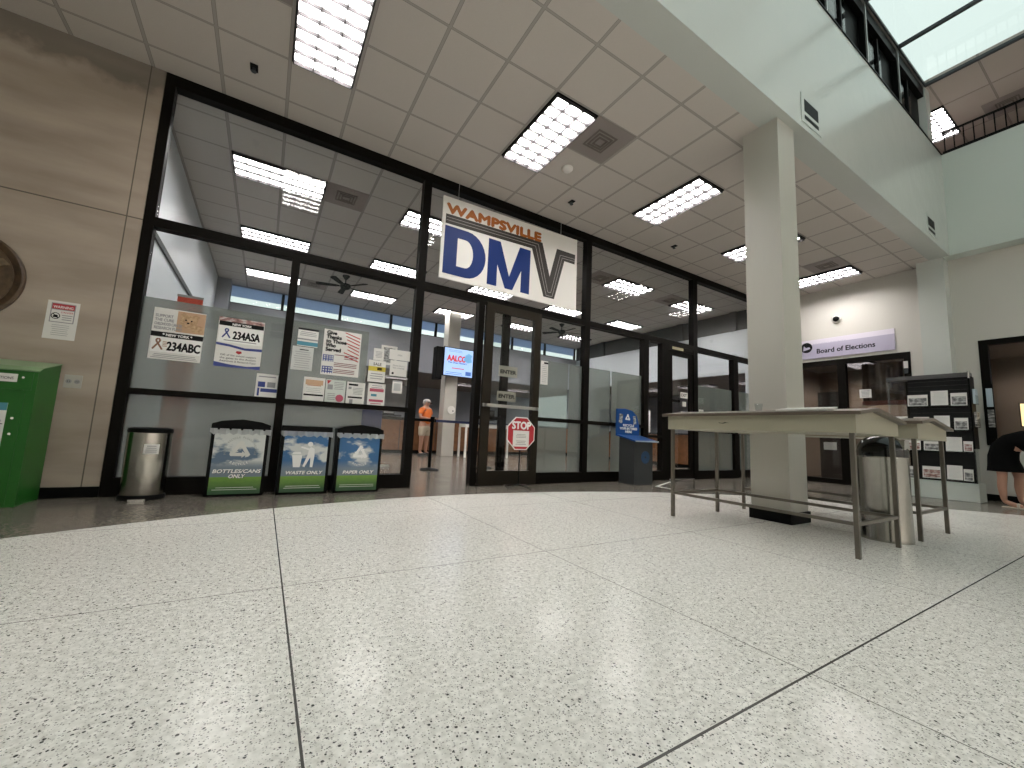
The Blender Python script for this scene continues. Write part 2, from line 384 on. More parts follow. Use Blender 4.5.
def tag(o, label=None, cat=None, group=None, kind=None):
    if label: o['label'] = label
    if cat: o['category'] = cat
    if group: o['group'] = group
    if kind: o['kind'] = kind
    return o
def thing(name, label, cat, loc=(0, 0, 0), rz=0.0, group=None):
    o = bpy.data.objects.new(name, None); col.objects.link(o); o.empty_display_size = 0.1
    o.location = loc; o.rotation_euler = (0, 0, rz)
    return tag(o, label, cat, group)
def dup(root, loc=None, rz=None, label=None, group=None):
    r = root.copy(); col.objects.link(r)
    if loc is not None: r.location = loc
    if rz is not None: r.rotation_euler = (0, 0, rz)
    if label: r['label'] = label
    if group: r['group'] = group
    for ch in list(root.children):
        c = ch.copy(); col.objects.link(c); c.parent = r
        for g in list(ch.children):
            d = g.copy(); col.objects.link(d); d.parent = c
    return r
def struct(name, mb, mat, parent=None, smooth=False):
    return mb.build(name, mat, parent, smooth, 'structure')

def text(body, x, z, size, mat, parent, name='lettering', y=-0.002, bold=0.0, width=None, align='CENTER', shear=0.0, ext=0.0008, rot=0.0, mirror=False):
    """lettering standing on a face that looks to local -Y; x,z = centre of the baseline"""
    cu = bpy.data.curves.new('t', 'FONT'); cu.body = body; cu.size = size; cu.align_x = align; cu.shear = shear
    cu.extrude = ext; cu.resolution_u = 3
    tmp = bpy.data.objects.new('t', cu); col.objects.link(tmp)
    dg = bpy.context.evaluated_depsgraph_get(); me = bpy.data.meshes.new_from_object(tmp.evaluated_get(dg))
    bpy.data.objects.remove(tmp); bpy.data.curves.remove(cu)
    xs = [v.co.x for v in me.vertices]
    k = 1.0
    if width and xs: k = width/(max(xs)-min(xs))
    ca, sa = math.cos(rot), math.sin(rot)
    for v in me.vertices:
        u, q = v.co.x*k*(-1 if mirror else 1), v.co.y
        v.co = Vector((x+u*ca-q*sa, y-v.co.z, z+u*sa+q*ca))
    if bold:
        bmx = bmesh.new(); bmx.from_mesh(me); g0 = list(bmx.verts)+list(bmx.edges)+list(bmx.faces); bs_ = bold*size
        for i, (du, dv) in enumerate(((1, 0), (-1, 0), (0, 1), (0, -1), (.7, .7), (-.7, -.7))):
            r_ = bmesh.ops.duplicate(bmx, geom=g0)
            for v in r_['geom']:
                if isinstance(v, bmesh.types.BMVert): v.co += Vector((du*bs_, -0.00005*(i+1), dv*bs_))
        bmx.to_mesh(me); bmx.free()
    me.materials.clear(); me.materials.append(mat)
    me.name = name
    o = bpy.data.objects.new(name, me); col.objects.link(o); o.parent = parent
    return o

def lines(x0, x1, z0, z1, n, mat, parent, name='printed_lines', y=-0.002, th=0.35, ragged=0.25):
    mb = MB(); dz = (z1-z0)/max(n, 1)
    for i in range(n):
        zc = z1-dz*(i+0.5); s_ = (x1-x0)*random.uniform(0, ragged)/2
        mb.box(x0+s_, y-0.0006, zc-dz*th/2, x1-s_, y, zc+dz*th/2)
    return mb.build(name, mat, parent)

def skin_body(name, verts, edges, mat, parent=None, sub=2, root=0):
    """verts: (x,y,z,rx,ry)"""
    me = bpy.data.meshes.new(name); bm = bmesh.new(); ly = bm.verts.layers.skin.verify()
    vs = []
    for i, v in enumerate(verts):
        q = bm.verts.new(v[:3]); q[ly].radius = (v[3], v[4] if len(v) > 4 else v[3]); q[ly].use_root = (i == root); vs.append(q)
    for a, b in edges: bm.edges.new((vs[a], vs[b]))
    bm.to_mesh(me); bm.free(); me.materials.append(mat)
    o = bpy.data.objects.new(name, me); col.objects.link(o); o.parent = parent
    sk = o.modifiers.new('skin', 'SKIN'); sk.use_smooth_shade = True
    ss = o.modifiers.new('subdivision', 'SUBSURF'); ss.levels = sub; ss.render_levels = sub
    return o

# ------------------------------------------------------------------ room shell
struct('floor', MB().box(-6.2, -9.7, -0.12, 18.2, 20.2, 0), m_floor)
struct('ceiling', MB().box(-6, YB+0.28, H, XR, 5.36, H+0.1), m_ceil_hall)
struct('ceiling', MB().box(-1.37, 5.36, H, 10.88, YO, H+0.1), m_ceil_office)
beam = struct('wall_atrium', MB().box(-6, YB, H, 10.48, YB+0.28, ZP), m_wallw)
struct('trim_1', MB().box(-6, YB-0.012, ZP, 10.48, YB+0.28, ZP+0.02), m_black)
struct('wall_bulkhead', MB().box(10.48, -6, H, 10.9, YB+0.28, ZP), m_bluewhite)
struct('trim_2', MB().box(10.468, -6, ZP, 10.62, YB, ZP+0.02), m_black)
struct('wall_left', MB().box(-6.15, -9.6, 0, -6, 6, 8.2), m_wallr)
struct('wall_back', MB().box(-6, -9.65, 0, 15, -9.5, 8.2).box(-6, -6.28, H, 10.48, -6, 8.2).box(10.48, -9.5, 0, 10.6, -6, H), m_wallr)
struct('ceiling', MB().box(-6, -9.5, H, 10.48, -6.28, H+0.1), m_ceil_hall)
struct('wall_concrete', MB().box(-6, YF, 0, -1.24, YF+0.2, H+0.1), m_conc)
struct('baseboard_concrete', MB().box(-6, YF-0.012, 0, -1.24, YF, 0.095), m_black)
wr = MB()
wr.box(XR, 4.78, 0, XR+0.13, 5.42, H+.1).box(XR, 2.70, 2.73, XR+0.13, 4.78, H+.1).box(XR, 1.80, 0, XR+0.13, 2.70, H+.1)
wr.box(XR, 0.20, 0, XR+0.13, 1.80, 0.94).box(XR, 0.20, 2.79, XR+0.13, 1.80, H+.1).box(XR, -6, 0, XR+0.13, 0.20, H+.1)
struct('wall_right', wr, m_wallr)
struct('column', MB().box(10.48, 2.09, 0, XR, 2.46, H), m_wallw)
struct('baseboard_right', MB().box(XR-0.012, -6, 0, XR, 1.80, 0.11).box(XR-0.012, 1.80, 0, XR, 2.09, 0.11), m_black)
# free-standing square column with black plinth
struct('column', MB().box(4.52, 2.08, 0.11, 4.885, 2.46, H, bev=0.004), m_column)
struct('baseboard_column', MB().box(4.505, 2.065, 0, 4.90, 2.475, 0.11), m_black)

# office shell behind the glass
struct('wall_office_left', MB().box(-1.5, 5.42, 0, -1.37, YO, H+.1), m_blue_wall)
struct('trim_3', MB().box(-1.37, 5.6, 2.93, -1.345, 12.3, 3.0), m_dkgrey)
struct('column', MB().box(-1.37, 12.55, 0, -1.08, YO, H), m_grey_wall)
wb = MB().box(-1.5, YO, 0, 2.4, YO+0.15, 3.88).box(2.4, YO, 2.62, 10.6, YO+0.15, 3.88).box(10.6, YO, 0, 11, YO+0.15, 3.88).box(-1.5, YO, 4.37, 11, YO+0.15, 4.5)
struct('wall_office_far', wb, m_grey_wall)
clere = thing('window_1', None, None, (0, 0, 0)); clere['kind'] = 'structure'
mb = MB()
for k in range(9):
    x = -1.37+1.5*0 + (-0.03+1.53*k) if k else -1.37
    mb.box(x-0.035, YO+0.02, 3.88, x+0.035, YO+0.11, 4.37)
mb.box(-1.37, YO+0.02, 3.88, 10.9, YO+0.13, 3.905)
mb.build('window_frame', m_blackm, clere)
MB().box(-1.37, YO+0.09, 3.9, 10.9, YO+0.096, 4.37).build('glass_pane', m_glass, clere)
MB().box(-1.37, YO+0.07, 4.075, 10.9, YO+0.072, 4.37).build('roller_shade', m_shade, clere)
wo = MB().box(10.88, 5.42, 2.66, 11.02, YO, 3.85).box(10.88, 5.42, 0, 11.02, 6.0, 2.66).box(10.88, 11.9, 0, 11.02, YO, 2.66)
struct('wall_office_right', wo, m_blue_wall)
mb = MB().box(10.89, 5.42, 3.85, 11.02, YO, H+.1)
for y in (6.2, 7.9, 9.6, 11.3): mb.box(10.82, y, 3.85, 10.9, y+0.18, H)
struct('trim_4', mb, m_dkgrey)
# low-ceilinged back offices beyond the service openings
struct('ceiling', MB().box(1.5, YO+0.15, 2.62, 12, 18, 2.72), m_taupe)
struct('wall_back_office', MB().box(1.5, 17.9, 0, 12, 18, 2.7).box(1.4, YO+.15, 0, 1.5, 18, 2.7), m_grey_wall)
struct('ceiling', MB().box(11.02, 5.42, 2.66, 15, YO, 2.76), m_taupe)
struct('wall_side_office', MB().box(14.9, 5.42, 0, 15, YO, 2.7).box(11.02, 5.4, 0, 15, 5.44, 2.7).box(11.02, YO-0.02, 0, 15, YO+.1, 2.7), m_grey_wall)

# rooms behind the right wall
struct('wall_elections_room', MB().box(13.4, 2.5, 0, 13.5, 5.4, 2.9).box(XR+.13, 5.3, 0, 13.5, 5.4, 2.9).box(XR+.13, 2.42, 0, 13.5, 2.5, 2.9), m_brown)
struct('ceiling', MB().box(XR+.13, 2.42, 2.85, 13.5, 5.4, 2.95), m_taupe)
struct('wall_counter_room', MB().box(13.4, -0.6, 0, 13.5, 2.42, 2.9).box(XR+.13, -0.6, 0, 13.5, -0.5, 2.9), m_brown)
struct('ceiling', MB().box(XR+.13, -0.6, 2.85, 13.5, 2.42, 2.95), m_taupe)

# upper floor
struct('ceiling', MB().box(9.75, -6, ZS, 15, 6, ZS+0.1), m_ceil_upper)
struct('ceiling', MB().box(-6, YB+0.0, ZS, 9.75, 6, ZS+0.1), m_dkgrey)
struct('floor_gallery', MB().box(10.9, -6, 6.1, 15, 6, 6.2).box(9.75, 2.28, 6.1, 10.9, 6, 6.2), m_taupe)
struct('wall_gallery', MB().box(15, -6, 6.1, 15.1, 6, ZS).box(-6, 6, 6.1, 15, 6.1, ZS), m_brown)
struct('floor_upper', MB().box(-6, 2.28, 6.2, 9.75, 6, 6.3), m_taupe)
struct('wall_upper', MB().box(-6, 4.6, 6.3, 9.75, 4.7, ZS).box(9.9, 2.28, 6.2, 10.0, 6, ZS), m_grey_wall)
struct('trim_5', MB().box(9.76, YB, ZP+0.02, 10.02, YB+0.2, ZS), m_wallw)
for k in range(8):
    x1 = 9.75-1.34*k; x0 = x1-1.34
    wi = thing('window_%d' % (k+2), None, None, (x0, YB, ZP+0.02)); wi['kind'] = 'structure'
    h = ZS-ZP-0.02
    MB().box(0.05, 0.02, h-0.20, 1.34, 0.20, h).box(0.84, 0.10, 0, 1.34, 0.2, h-.2).box(0.0, 0.02, 0, 0.05, 0.2, h).box(0.62, 0.06, 0, 0.66, 0.12, h-.2).box(0.05, 0.06, 0, 0.84, 0.12, 0.04).build('window_frame', m_black, wi)
    MB().box(0.0, 0.0, 0, 0.022, 0.02, h).box(0.022, 0, h-0.022, 1.34, 0.02, h).build('metal_edge_trim', m_alu, wi)
    MB().box(0.05, 0.085, 0.04, 0.84, 0.095, h-.2).build('glass_pane', m_glass, wi)
sk = thing('window_10', None, None); sk['kind'] = 'structure'
mb = MB()
for k in range(13):
    x = 9.75-1.34*k
    if x > -6: mb.box(x-0.028, -6, ZS-0.02, x+0.028, YB, ZS+0.03)
for k in range(7):
    y = YB-1.33*k
    mb.box(-6, y-0.022, ZS-0.015, 9.75, y+0.022, ZS+0.03)
mb.build('skylight_frame', m_dkgrey, sk)
MB().box(-6, -6, ZS+0.005, 9.75, YB, ZS+0.015).build('glass_pane', m_skyglass, sk)
struct('wall_roof_left', MB().box(-6.15, -6, ZS, -6, 6, 8.2), m_wallr)

# gallery railing
rail = thing('railing', 'black metal railing with thin balusters along the upper gallery edge', 'railing', (10.52, 0, ZP+0.02))
MB().box(-0.02, -3.0, 0.415, 0.02, 1.98, 0.44).build('top_rail', m_black, rail)
MB().box(-0.012, -3.0, 0.03, 0.012, 1.98, 0.05).build('bottom_rail', m_black, rail)
bal0 = MB().box(-0.008, -0.008, 0.0, 0.008, 0.008, 0.42).build('baluster', m_black, rail); bal0.location = (0, 1.95, 0)
for k in range(1, 40):
    b_ = bal0.copy(); col.objects.link(b_); b_.location = (0, 1.95-0.125*k, 0)

# ------------------------------------------------------------------ glazed storefront (DMV side)
sf = thing('window_11', None, None, (0, YF, 0)); sf['kind'] = 'structure'
D = 0.12
def mull(x0, x1, z0, z1, name='mullion', d=D): MB().box(x0, 0, z0, x1, d, z1).build(name, m_frame, sf)
for x0, x1 in ((-1.245, -1.155), (1.605, 1.715), (4.63, 4.745), (7.66, 7.80), (10.66, 10.77)): mull(x0, x1, 0, H)
for x0, x1 in ((0.10, 0.185), (6.13, 6.27), (6.66, 6.87), (9.14, 9.32)): mull(x0, x1, 0, 2.70)
for a, b in ((-1.155, 1.605), (1.715, 4.63), (4.745, 7.66), (7.80, 10.66)):
    mull(a, b, 4.26, H, 'top_rail')
    mull(a, b, 2.69, 2.79, 'middle_rail')
for a, b in ((-1.155, .10), (.185, 1.605), (3.66, 4.63), (4.745, 6.13), (7.80, 9.14), (9.32, 10.66)):
    mull(a, b, 0.975, 1.035, 'lower_rail', 0.10)
    mull(a, b, 0, 0.17, 'bottom_rail')
mull(6.27, 6.66, 0, 0.17, 'bottom_rail'); mull(6.27, 6.66, 0.80, 0.85, 'lower_rail')
mull(2.565, 2.66, 0, 2.69); mull(3.60, 3.70, 0, 2.69)
def pane(x0, x1, z0, z1, y=0.06): MB().box(x0, y-0.004, z0, x1, y+0.004, z1).build('glass_pane', m_glass, sf)
for a, b in ((-1.155, 1.605), (1.715, 4.63), (4.745, 7.66), (7.80, 10.66)): pane(a, b, 2.79, 4.26)
for a, b in ((-1.155, .10), (.185, 1.605), (3.70, 4.63), (4.745, 6.13), (7.80, 9.14), (9.32, 10.66)):
    pane(a, b, 1.035, 2.69); pane(a, b, 0.17, 0.975)
pane(6.27, 6.66, 0.85, 2.69); pane(6.27, 6.66, .17, .80)
def film(x0, x1, z1=1.97):
    MB().box(x0, 0.0665, 1.035, x1, 0.068, z1).build('frosted_film', m_frost, sf)
    MB().box(x0, 0.0665, 0.17, x1, 0.068, 0.975).build('frosted_film', m_frost, sf)
for a, b in ((-1.155, .10), (.185, 1.05), (3.70, 4.33), (4.36, 4.63), (4.745, 5.31), (5.345, 6.13), (7.80, 9.14), (9.32, 10.66)): film(a, b)
MB().box(6.87, 0, -0.001, 7.66, 0.3, 0.012).build('threshold', m_alu, sf)

# sliding entrance leaf, with a second leaf parked behind it
d1 = thing('door_1', None, None, (0, YF-0.06, 0)); d1['kind'] = 'structure'
MB().box(2.665, 0, 0.01, 2.80, 0.05, 2.69).box(3.54, 0, 0.01, 3.66, 0.05, 2.69).box(2.80, 0, 2.56, 3.54, 0.05, 2.69).box(2.80, 0, 0.01, 3.54, 0.05, 0.21).build('door_frame', m_doorfr, d1)
MB().box(2.80, 0.02, 0.21, 3.54, 0.028, 2.56).build('glass_pane', m_glass, d1)
MB().box(2.66, -0.05, 1.13, 3.62, -0.015, 1.175).box(2.68, -0.05, 1.13, 2.72, 0.0, 1.175).box(3.56, -0.05, 1.13, 3.60, 0.0, 1.175).build('push_bar', m_alu, d1)
d2 = thing('door_2', None, None, (0, YF+0.14, 0)); d2['kind'] = 'structure'
MB().box(2.67, 0, 0.01, 2.72, 0.05, 2.69).box(3.07, 0, 0.01, 3.20, 0.05, 2.69).box(2.72, 0, 0.01, 3.07, 0.05, 0.17).box(2.72, 0, 0.95, 3.07, 0.05, 1.0).build('door_frame', m_frame, d2)
MB().box(2.72, 0.02, 0.17, 3.07, 0.026, 2.69).build('glass_pane', m_glass, d2)
# exit door
d3 = thing('door_3', None, None, (0, YF+0.02, 0)); d3['kind'] = 'structure'
MB().box(6.88, 0, 0.015, 6.99, 0.05, 2.60).box(7.55, 0, 0.015, 7.655, 0.05, 2.60).box(6.99, 0, 2.50, 7.55, 0.05, 2.60).box(6.88, -.015, 2.60, 7.655, 0.06, 2.69).box(6.99, 0, 0.015, 7.55, 0.05, 0.2).build('door_frame', m_frame, d3)
MB().box(6.99, 0.02, 0.2, 7.55, 0.028, 2.50).build('glass_pane', m_glass, d3)
MB().box(6.92, -0.05, 1.0, 7.62, -0.02, 1.05).box(6.95, 0.05, 1.55, 7.3, 0.1, 1.6).build('push_bar', m_frame, d3)

# elections entrance in the right wall (faces -X: build facing -Y and turn)
de = thing('door_4', None, None, (XR, 4.78, 0), R(-90)); de['kind'] = 'structure'   # local x runs from Y=4.78 to 2.70
W_ = 2.08
MB().box(0, -0.01, 0, 0.09, 0.1, 2.73).box(W_-0.10, -0.01, 0, W_, 0.1, 2.73).box(0.09, -0.01, 2.62, W_-0.10, 0.1, 2.73).box(0.87, -0.01, 0, 1.02, 0.1, 2.62).box(.09, -.01, 0, .87, .1, .1).box(1.02, -.01, 0, W_-.1, .1, .1).build('door_frame', m_frame, de)
MB().box(0.09, 0.04, 0.1, 0.87, 0.05, 2.62).build('glass_pane', m_glass, de)
MB().box(1.02, 0.04, 0.1, W_-0.10, 0.05, 2.62).build('glass_pane', m_glass, de)
wt = thing('window_12', None, None, (XR, 1.80, 0), R(-90)); wt['kind'] = 'structure'
MB().box(0, -0.015, 0.94, 0.11, 0.1, 2.79).box(1.5, -0.015, 0.94, 1.6, 0.1, 2.79).box(0.11, -0.015, 2.70, 1.5, 0.1, 2.79).box(.11, -.015, .94, 1.5, .1, .99).build('window_frame', m_frame, wt)
MB().box(0.11, 0.05, 0.99, 1.5, 0.058, 2.70).build('glass_pane', m_glass, wt)

# ------------------------------------------------------------------ ceiling lights
def make_troffer():
    t = thing('ceiling_light', '', 'ceiling light')
    w_, l_ = 0.29, 0.60
    MB().box(-w_, -l_, -0.012, -w_+0.012, l_, 0).box(w_-0.012, -l_, -0.012, w_, l_, 0).box(-w_, -l_, -0.012, w_, -l_+0.012, 0).box(-w_, l_-0.012, -0.012, w_, l_, 0).build('frame', m_black, t)
    MB().box(-w_+0.012, -l_+0.012, -0.004, w_-0.012, l_-0.012, -0.001).build('diffuser', m_diff, t)
    mb = MB()
    for x in (-0.18, 0, 0.18): mb.cyl((x, -l_+0.03, -0.012), (x, l_-0.03, -0.012), 0.007, n=10)
    mb.build('tube', m_tube, t)
    mb = MB()
    for x in (-0.095, 0.095, -w_+0.016, w_-0.016): mb.prism([(x-0.010, -0.005), (x+0.010, -0.005), (x+0.003, -0.045), (x-0.003, -0.045)], -l_+0.014, l_-0.014)
    for k in range(9):
        y = -l_+0.02+k*(2*l_-0.04)/8
        mb.prism([(y-0.010, -0.005), (y+0.010, -0.005), (y+0.003, -0.045), (y-0.003, -0.045)], -w_+0.016, w_-0.016, 'YZ')
    mb.build('louvre', m_louv, t)
    return t
tr0 = make_troffer(); used = [False]
def troffer(x, y, z, rz, label, group):
    if not used[0]:
        used[0] = True; o = tr0; o.location = (x, y, z); o.rotation_euler = (0, 0, rz); o['label'] = label; o['group'] = group
    else: o = dup(tr0, (x, y, z), rz, label, group)
    return o
hall = ['large ceiling light cut by the top edge of the photo, above the left storefront bay',
        'ceiling light above and right of the DMV sign, beside the square vent',
        'hall ceiling light over the exit door, left of the square column top',
        'small hall ceiling light just left of the square column',
        'hall ceiling light right of the column, above the elections sign']
for k, lb in enumerate(hall): troffer(0.167+2.434*k, 3.78, H-0.001, 0, lb, 'recessed lights in the hall ceiling')
for j in range(2):  # unseen troffers added as fill for the atrium floor and column
    for k in range(10):
        troffer(-2.267+1.217*k, (-7.1, -8.7)[j], H-0.001, 0, 'added unseen fill light on the far side of the atrium, %s row, %s' % (['front', 'rear'][j], ['first', 'second', 'third', 'fourth', 'fifth', 'sixth', 'seventh', 'eighth', 'ninth', 'tenth'][k]), 'added fill lights beyond the atrium behind the viewer')
rown = ['nearest row to the glass', 'second row from the glass', 'third row from the glass']
coln = ['first from the left', 'second from the left', 'third from the left', 'fourth from the left', 'fifth from the left']
for r_ in range(3):
    for c_ in range(5):
        troffer(-0.14+2.434*c_, 6.70+2.434*r_, H-0.001, R(90), 'office ceiling light behind the storefront, %s, %s' % (rown[r_], coln[c_]), 'ceiling lights inside the DMV office')
for i, (x, y) in enumerate(((4.0, 15.0), (6.6, 15.0), (9.3, 15.0))):
    troffer(x, y, 2.618, R(90), 'back office low ceiling light beyond the far counter, %s' % ['left one', 'middle one', 'right one'][i], 'low lights in the back office')
for i, (x, y) in enumerate(((12.6, 6.6), (12.6, 8.6), (12.6, 10.6))):
    troffer(x, y, 2.658, R(0), 'side office low ceiling light seen past the exit door, %s' % ['nearest', 'middle', 'farthest'][i], 'low lights in the side office')
troffer(11.2, 2.23, ZS-0.001, R(90), 'bright ceiling light above the upper gallery behind the railing', 'gallery lights')
for i, x_ in enumerate((2.5, 5.6, 8.1)): troffer(x_, 3.3, ZS-0.005, R(90), 'added fill light in the dark upper room behind the high windows, %s' % ['leftmost', 'middle', 'rightmost'][i], 'added upper room fill lights')  # troffers added to lighten the upper room behind the panes
troffer(12.3, 4.0, 2.848, R(90), 'added fill light inside the elections room behind its doors', 'added elections room fill light')  # fixture added so the elections room gets some dim light
troffer(12.5, 0.9, 2.848, R(90), 'ceiling light inside the room behind the right wall window', 'counter room lights')

# vents, detectors, sprinklers
def make_vent():
    t = thing('ceiling_vent', '', 'ceiling vent')
    MB().box(-0.30, -0.30, -0.006, 0.30, 0.30, 0).build('perforated_face', m_vent, t)
    mb = MB()
    for s_, z in ((0.15, -0.012), (0.11, -0.018), (0.07, -0.024)):
        mb.box(-s_, -s_, z, s_, -s_+0.02, z+0.008).box(-s_, s_-0.02, z, s_, s_, z+0.008).box(-s_, -s_, z, -s_+0.02, s_, z+0.008).box(s_-0.02, -s_, z, s_, s_, z+0.008)
    mb.build('louvre', m_taupe, t); return t
v0 = make_vent()
vents = [((3.19, 3.47, H), 'square grey air vent beside the ceiling light right of the DMV sign', 'hall'),
         ((-0.45, 3.47, H), 'square air vent cut by the top edge, left of the large ceiling light', 'hall'),
         ((9.30, 3.47, H), 'square air vent beside the hall light right of the column', 'hall'),
         ((7.45, 3.47-0.0, H), 'square air vent half hidden behind the column top', 'hall'),
         ((0.77, 6.70, H), 'office ceiling vent right of the first office light, behind the upper left glass', 'office'),
         ((6.26, 6.70, H), 'office ceiling vent left of the fourth office light in the nearest row', 'office'),
         ((8.71, 6.70, H), 'office ceiling vent between the fourth and fifth lights of the nearest row', 'office'),
         ((0.77, 11.57, H), 'far office ceiling vent near the ceiling fan on the left', 'office'),
         ((11.5, 1.26, ZS), 'dark square vent in the upper gallery ceiling above the railing', 'gallery')]
for i, (p, lb, g) in enumerate(vents):
    if i == 0: v0.location = p; v0['label'] = lb; v0['group'] = g+' ceiling vents'
    else: dup(v0, p, None, lb, g+' ceiling vents')
sm = thing('smoke_detector', 'round white smoke detector on the ceiling between the vent and the DMV sign', 'smoke detector', (3.19, 4.10, H))
MB().revolve([(0.075, 0), (0.075, -0.02), (0.05, -0.045), (0.02, -0.05)], 28).build('body', m_sign, sm, True)
MB().ring((0, 0), 0.052, 0.046, -0.001, 0.001).build('seam', m_inkg, sm).rotation_euler = (R(90), 0, 0)
def make_sprk():
    t = thing('sprinkler_sensor', '', 'ceiling sensor')
    MB().box(-0.035, -0.05, -0.012, 0.035, 0.05, 0).build('plate', m_blackm, t)
    MB().cyl((0, 0, -0.012), (0, 0, -0.045), 0.014).cyl((0, 0, -0.045), (0, 0, -0.05), 0.026).build('head', m_dkgrey, t); return t
s0 = make_sprk()
for i, (p, lb) in enumerate((((-0.45, 4.70, H), 'small black sensor on the ceiling left of the large light'), ((3.75, 4.69, H), 'small black sensor on the ceiling right of the DMV sign top'),
                             ((6.24, 4.71, H), 'small black sensor on the ceiling near the exit door bay'))):
    if i == 0: s0.location = p; s0['label'] = lb; s0['group'] = 'black ceiling sensors in the hall'
    else: dup(s0, p, None, lb, 'black ceiling sensors in the hall')
sp = thing('fire_sprinkler', 'tiny pale sprinkler head right of the square column', 'sprinkler', (7.69, 3.30, H))
MB().cyl((0, 0, 0), (0, 0, -0.008), 0.05).cyl((0, 0, -0.008), (0, 0, -0.06), 0.012).cyl((0, 0, -0.06), (0, 0, -0.065), 0.03).build('head', m_sign, sp)

# ceiling fans in the office
def make_fan():
    t = thing('ceiling_fan', '', 'ceiling fan', group='dark ceiling fans in the office')
    MB().revolve([(0.085, 0), (0.085, -0.02), (0.035, -0.09), (0.015, -0.10)], 20).build('canopy', m_blackm, t, True)
    MB().cyl((0, 0, -0.09), (0, 0, -0.24), 0.014).build('rod', m_blackm, t)
    MB().revolve([(0.03, -0.20), (0.11, -0.22), (0.125, -0.27), (0.10, -0.32), (0.045, -0.35), (0.02, -0.36)], 24).build('motor', m_blackm, t, True)
    for k in range(5):
        b_ = MB().prism([(0.13, -0.025), (0.24, -0.055), (0.62, -0.07), (0.66, -0.03), (0.66, 0.03), (0.62, 0.07), (0.24, 0.055), (0.13, 0.025)], -0.004, 0.004, 'XY').build('blade', m_blackm, t)
        b_.location = (0, 0, -0.27); b_.rotation_euler = Euler((R(11), 0, R(72*k+20)), 'XYZ')
    return t
f0 = make_fan(); f0.location = (1.37, 10.36, H); f0['label'] = 'dark five-blade ceiling fan on the left, behind the middle glass bay'
dup(f0, (8.04, 10.36, H), R(35), 'dark five-blade ceiling fan on the right, below the DMV sign corner')

# ------------------------------------------------------------------ DMV sign hung on the glass
sg = thing('dmv_sign', 'large white WAMPSVILLE DMV sign with blue and grey letters on the storefront', 'sign', (0, 5.2, 0))
MB().prism([(1.87, 2.865), (4.32, 2.865), (4.31, 4.12), (1.86, 4.07)], 0, 0.03).build('board', m_sign, sg)
for x_, z_ in ((2.1, 3.9), (3.9, 3.9)): MB().box(x_, 0.03, z_, x_+0.06, 0.155, z_+0.06).build('bracket', m_alu, sg)
for x_ in (2.12, 4.02): MB().cyl((x_, 0.09, 3.9), (x_, 0.09, H), 0.004, n=8).build('hanging_wire', m_alu, sg)
t_ = text('WAMPSVILLE', 2.74, 3.855, 0.19, m_orange, sg, 'town_lettering', bold=0.075, width=1.62, rot=R(1.2), ext=0.002)
# D
mb = MB()
Do = [(1.91, 3.64), (2.26, 3.64)] + [(2.26+0.31*math.sin(a), 3.29+0.35*math.cos(a)) for a in [math.pi*k/14 for k in range(1, 14)]] + [(2.26, 2.94), (1.91, 2.94)]
Di = [(2.11, 3.50), (2.24, 3.50)] + [(2.24+0.125*math.sin(a), 3.29+0.21*math.cos(a)) for a in [math.pi*k/14 for k in range(1, 14)]] + [(2.24, 3.08), (2.11, 3.08)]
n_ = len(Do)
for i in range(n_):
    j = (i+1) % n_
    mb.prism([Do[i], Do[j], Di[j], Di[i]], -0.004, 0)
mb.build('letter_d', m_blue, sg)
mb = MB()
for q in ([(2.61, 2.94), (2.61, 3.65), (2.77, 3.65), (2.77, 2.94)], [(3.20, 2.94), (3.20, 3.66), (3.36, 3.66), (3.36, 2.94)],
          [(2.61, 3.65), (2.81, 3.65), (3.05, 2.94), (2.92, 2.94)], [(3.36, 3.66), (3.16, 3.66), (2.92, 2.94), (3.05, 2.94)]):
    mb.prism(q, -0.004-0.0003*len(mb.bm.verts)/8, 0)
mb.build('letter_m', m_blue, sg)
mb = MB()
mb.prism([(1.91, 3.81), (3.58, 3.86), (3.50, 3.73), (3.40, 3.71), (1.91, 3.67)], -0.004, 0)
mb.prism([(3.38, 3.72), (3.58, 3.86), (3.80, 3.16), (3.84, 2.97), (3.64, 2.97)], -0.0045, 0)
mb.prism([(3.66, 2.97), (3.85, 2.97), (4.04, 3.67), (3.88, 3.84)], -0.005, 0)
mb.prism([(3.88, 3.84), (4.27, 3.84), (4.26, 3.67), (4.04, 3.67)], -0.0052, 0)
mb.build('letter_v_road', m_grey, sg)
mb = MB()
def strip(pts, w_, y0, y1):
    for (x0, z0), (x1, z1) in zip(pts, pts[1:]):
        d = Vector((x1-x0, z1-z0)).normalized()*w_/2; nx, nz = -d.y, d.x
        mb.prism([(x0+nx, z0+nz), (x1+nx, z1+nz), (x1-nx, z1-nz), (x0-nx, z0-nz)], y0, y1)
strip([(1.92, 3.765), (3.50, 3.81), (3.72, 3.06), (3.78, 3.06), (3.95, 3.75), (4.26, 3.76)], 0.007, -0.0062, -0.003)
strip([(1.92, 3.72), (3.45, 3.765), (3.69, 3.0), (3.81, 3.0), (3.99, 3.71), (4.26, 3.72)], 0.007, -0.0062, -0.003)
mb.build('road_lines', M('road_line_grey', (0.30, 0.28, 0.27), 0.5), sg)

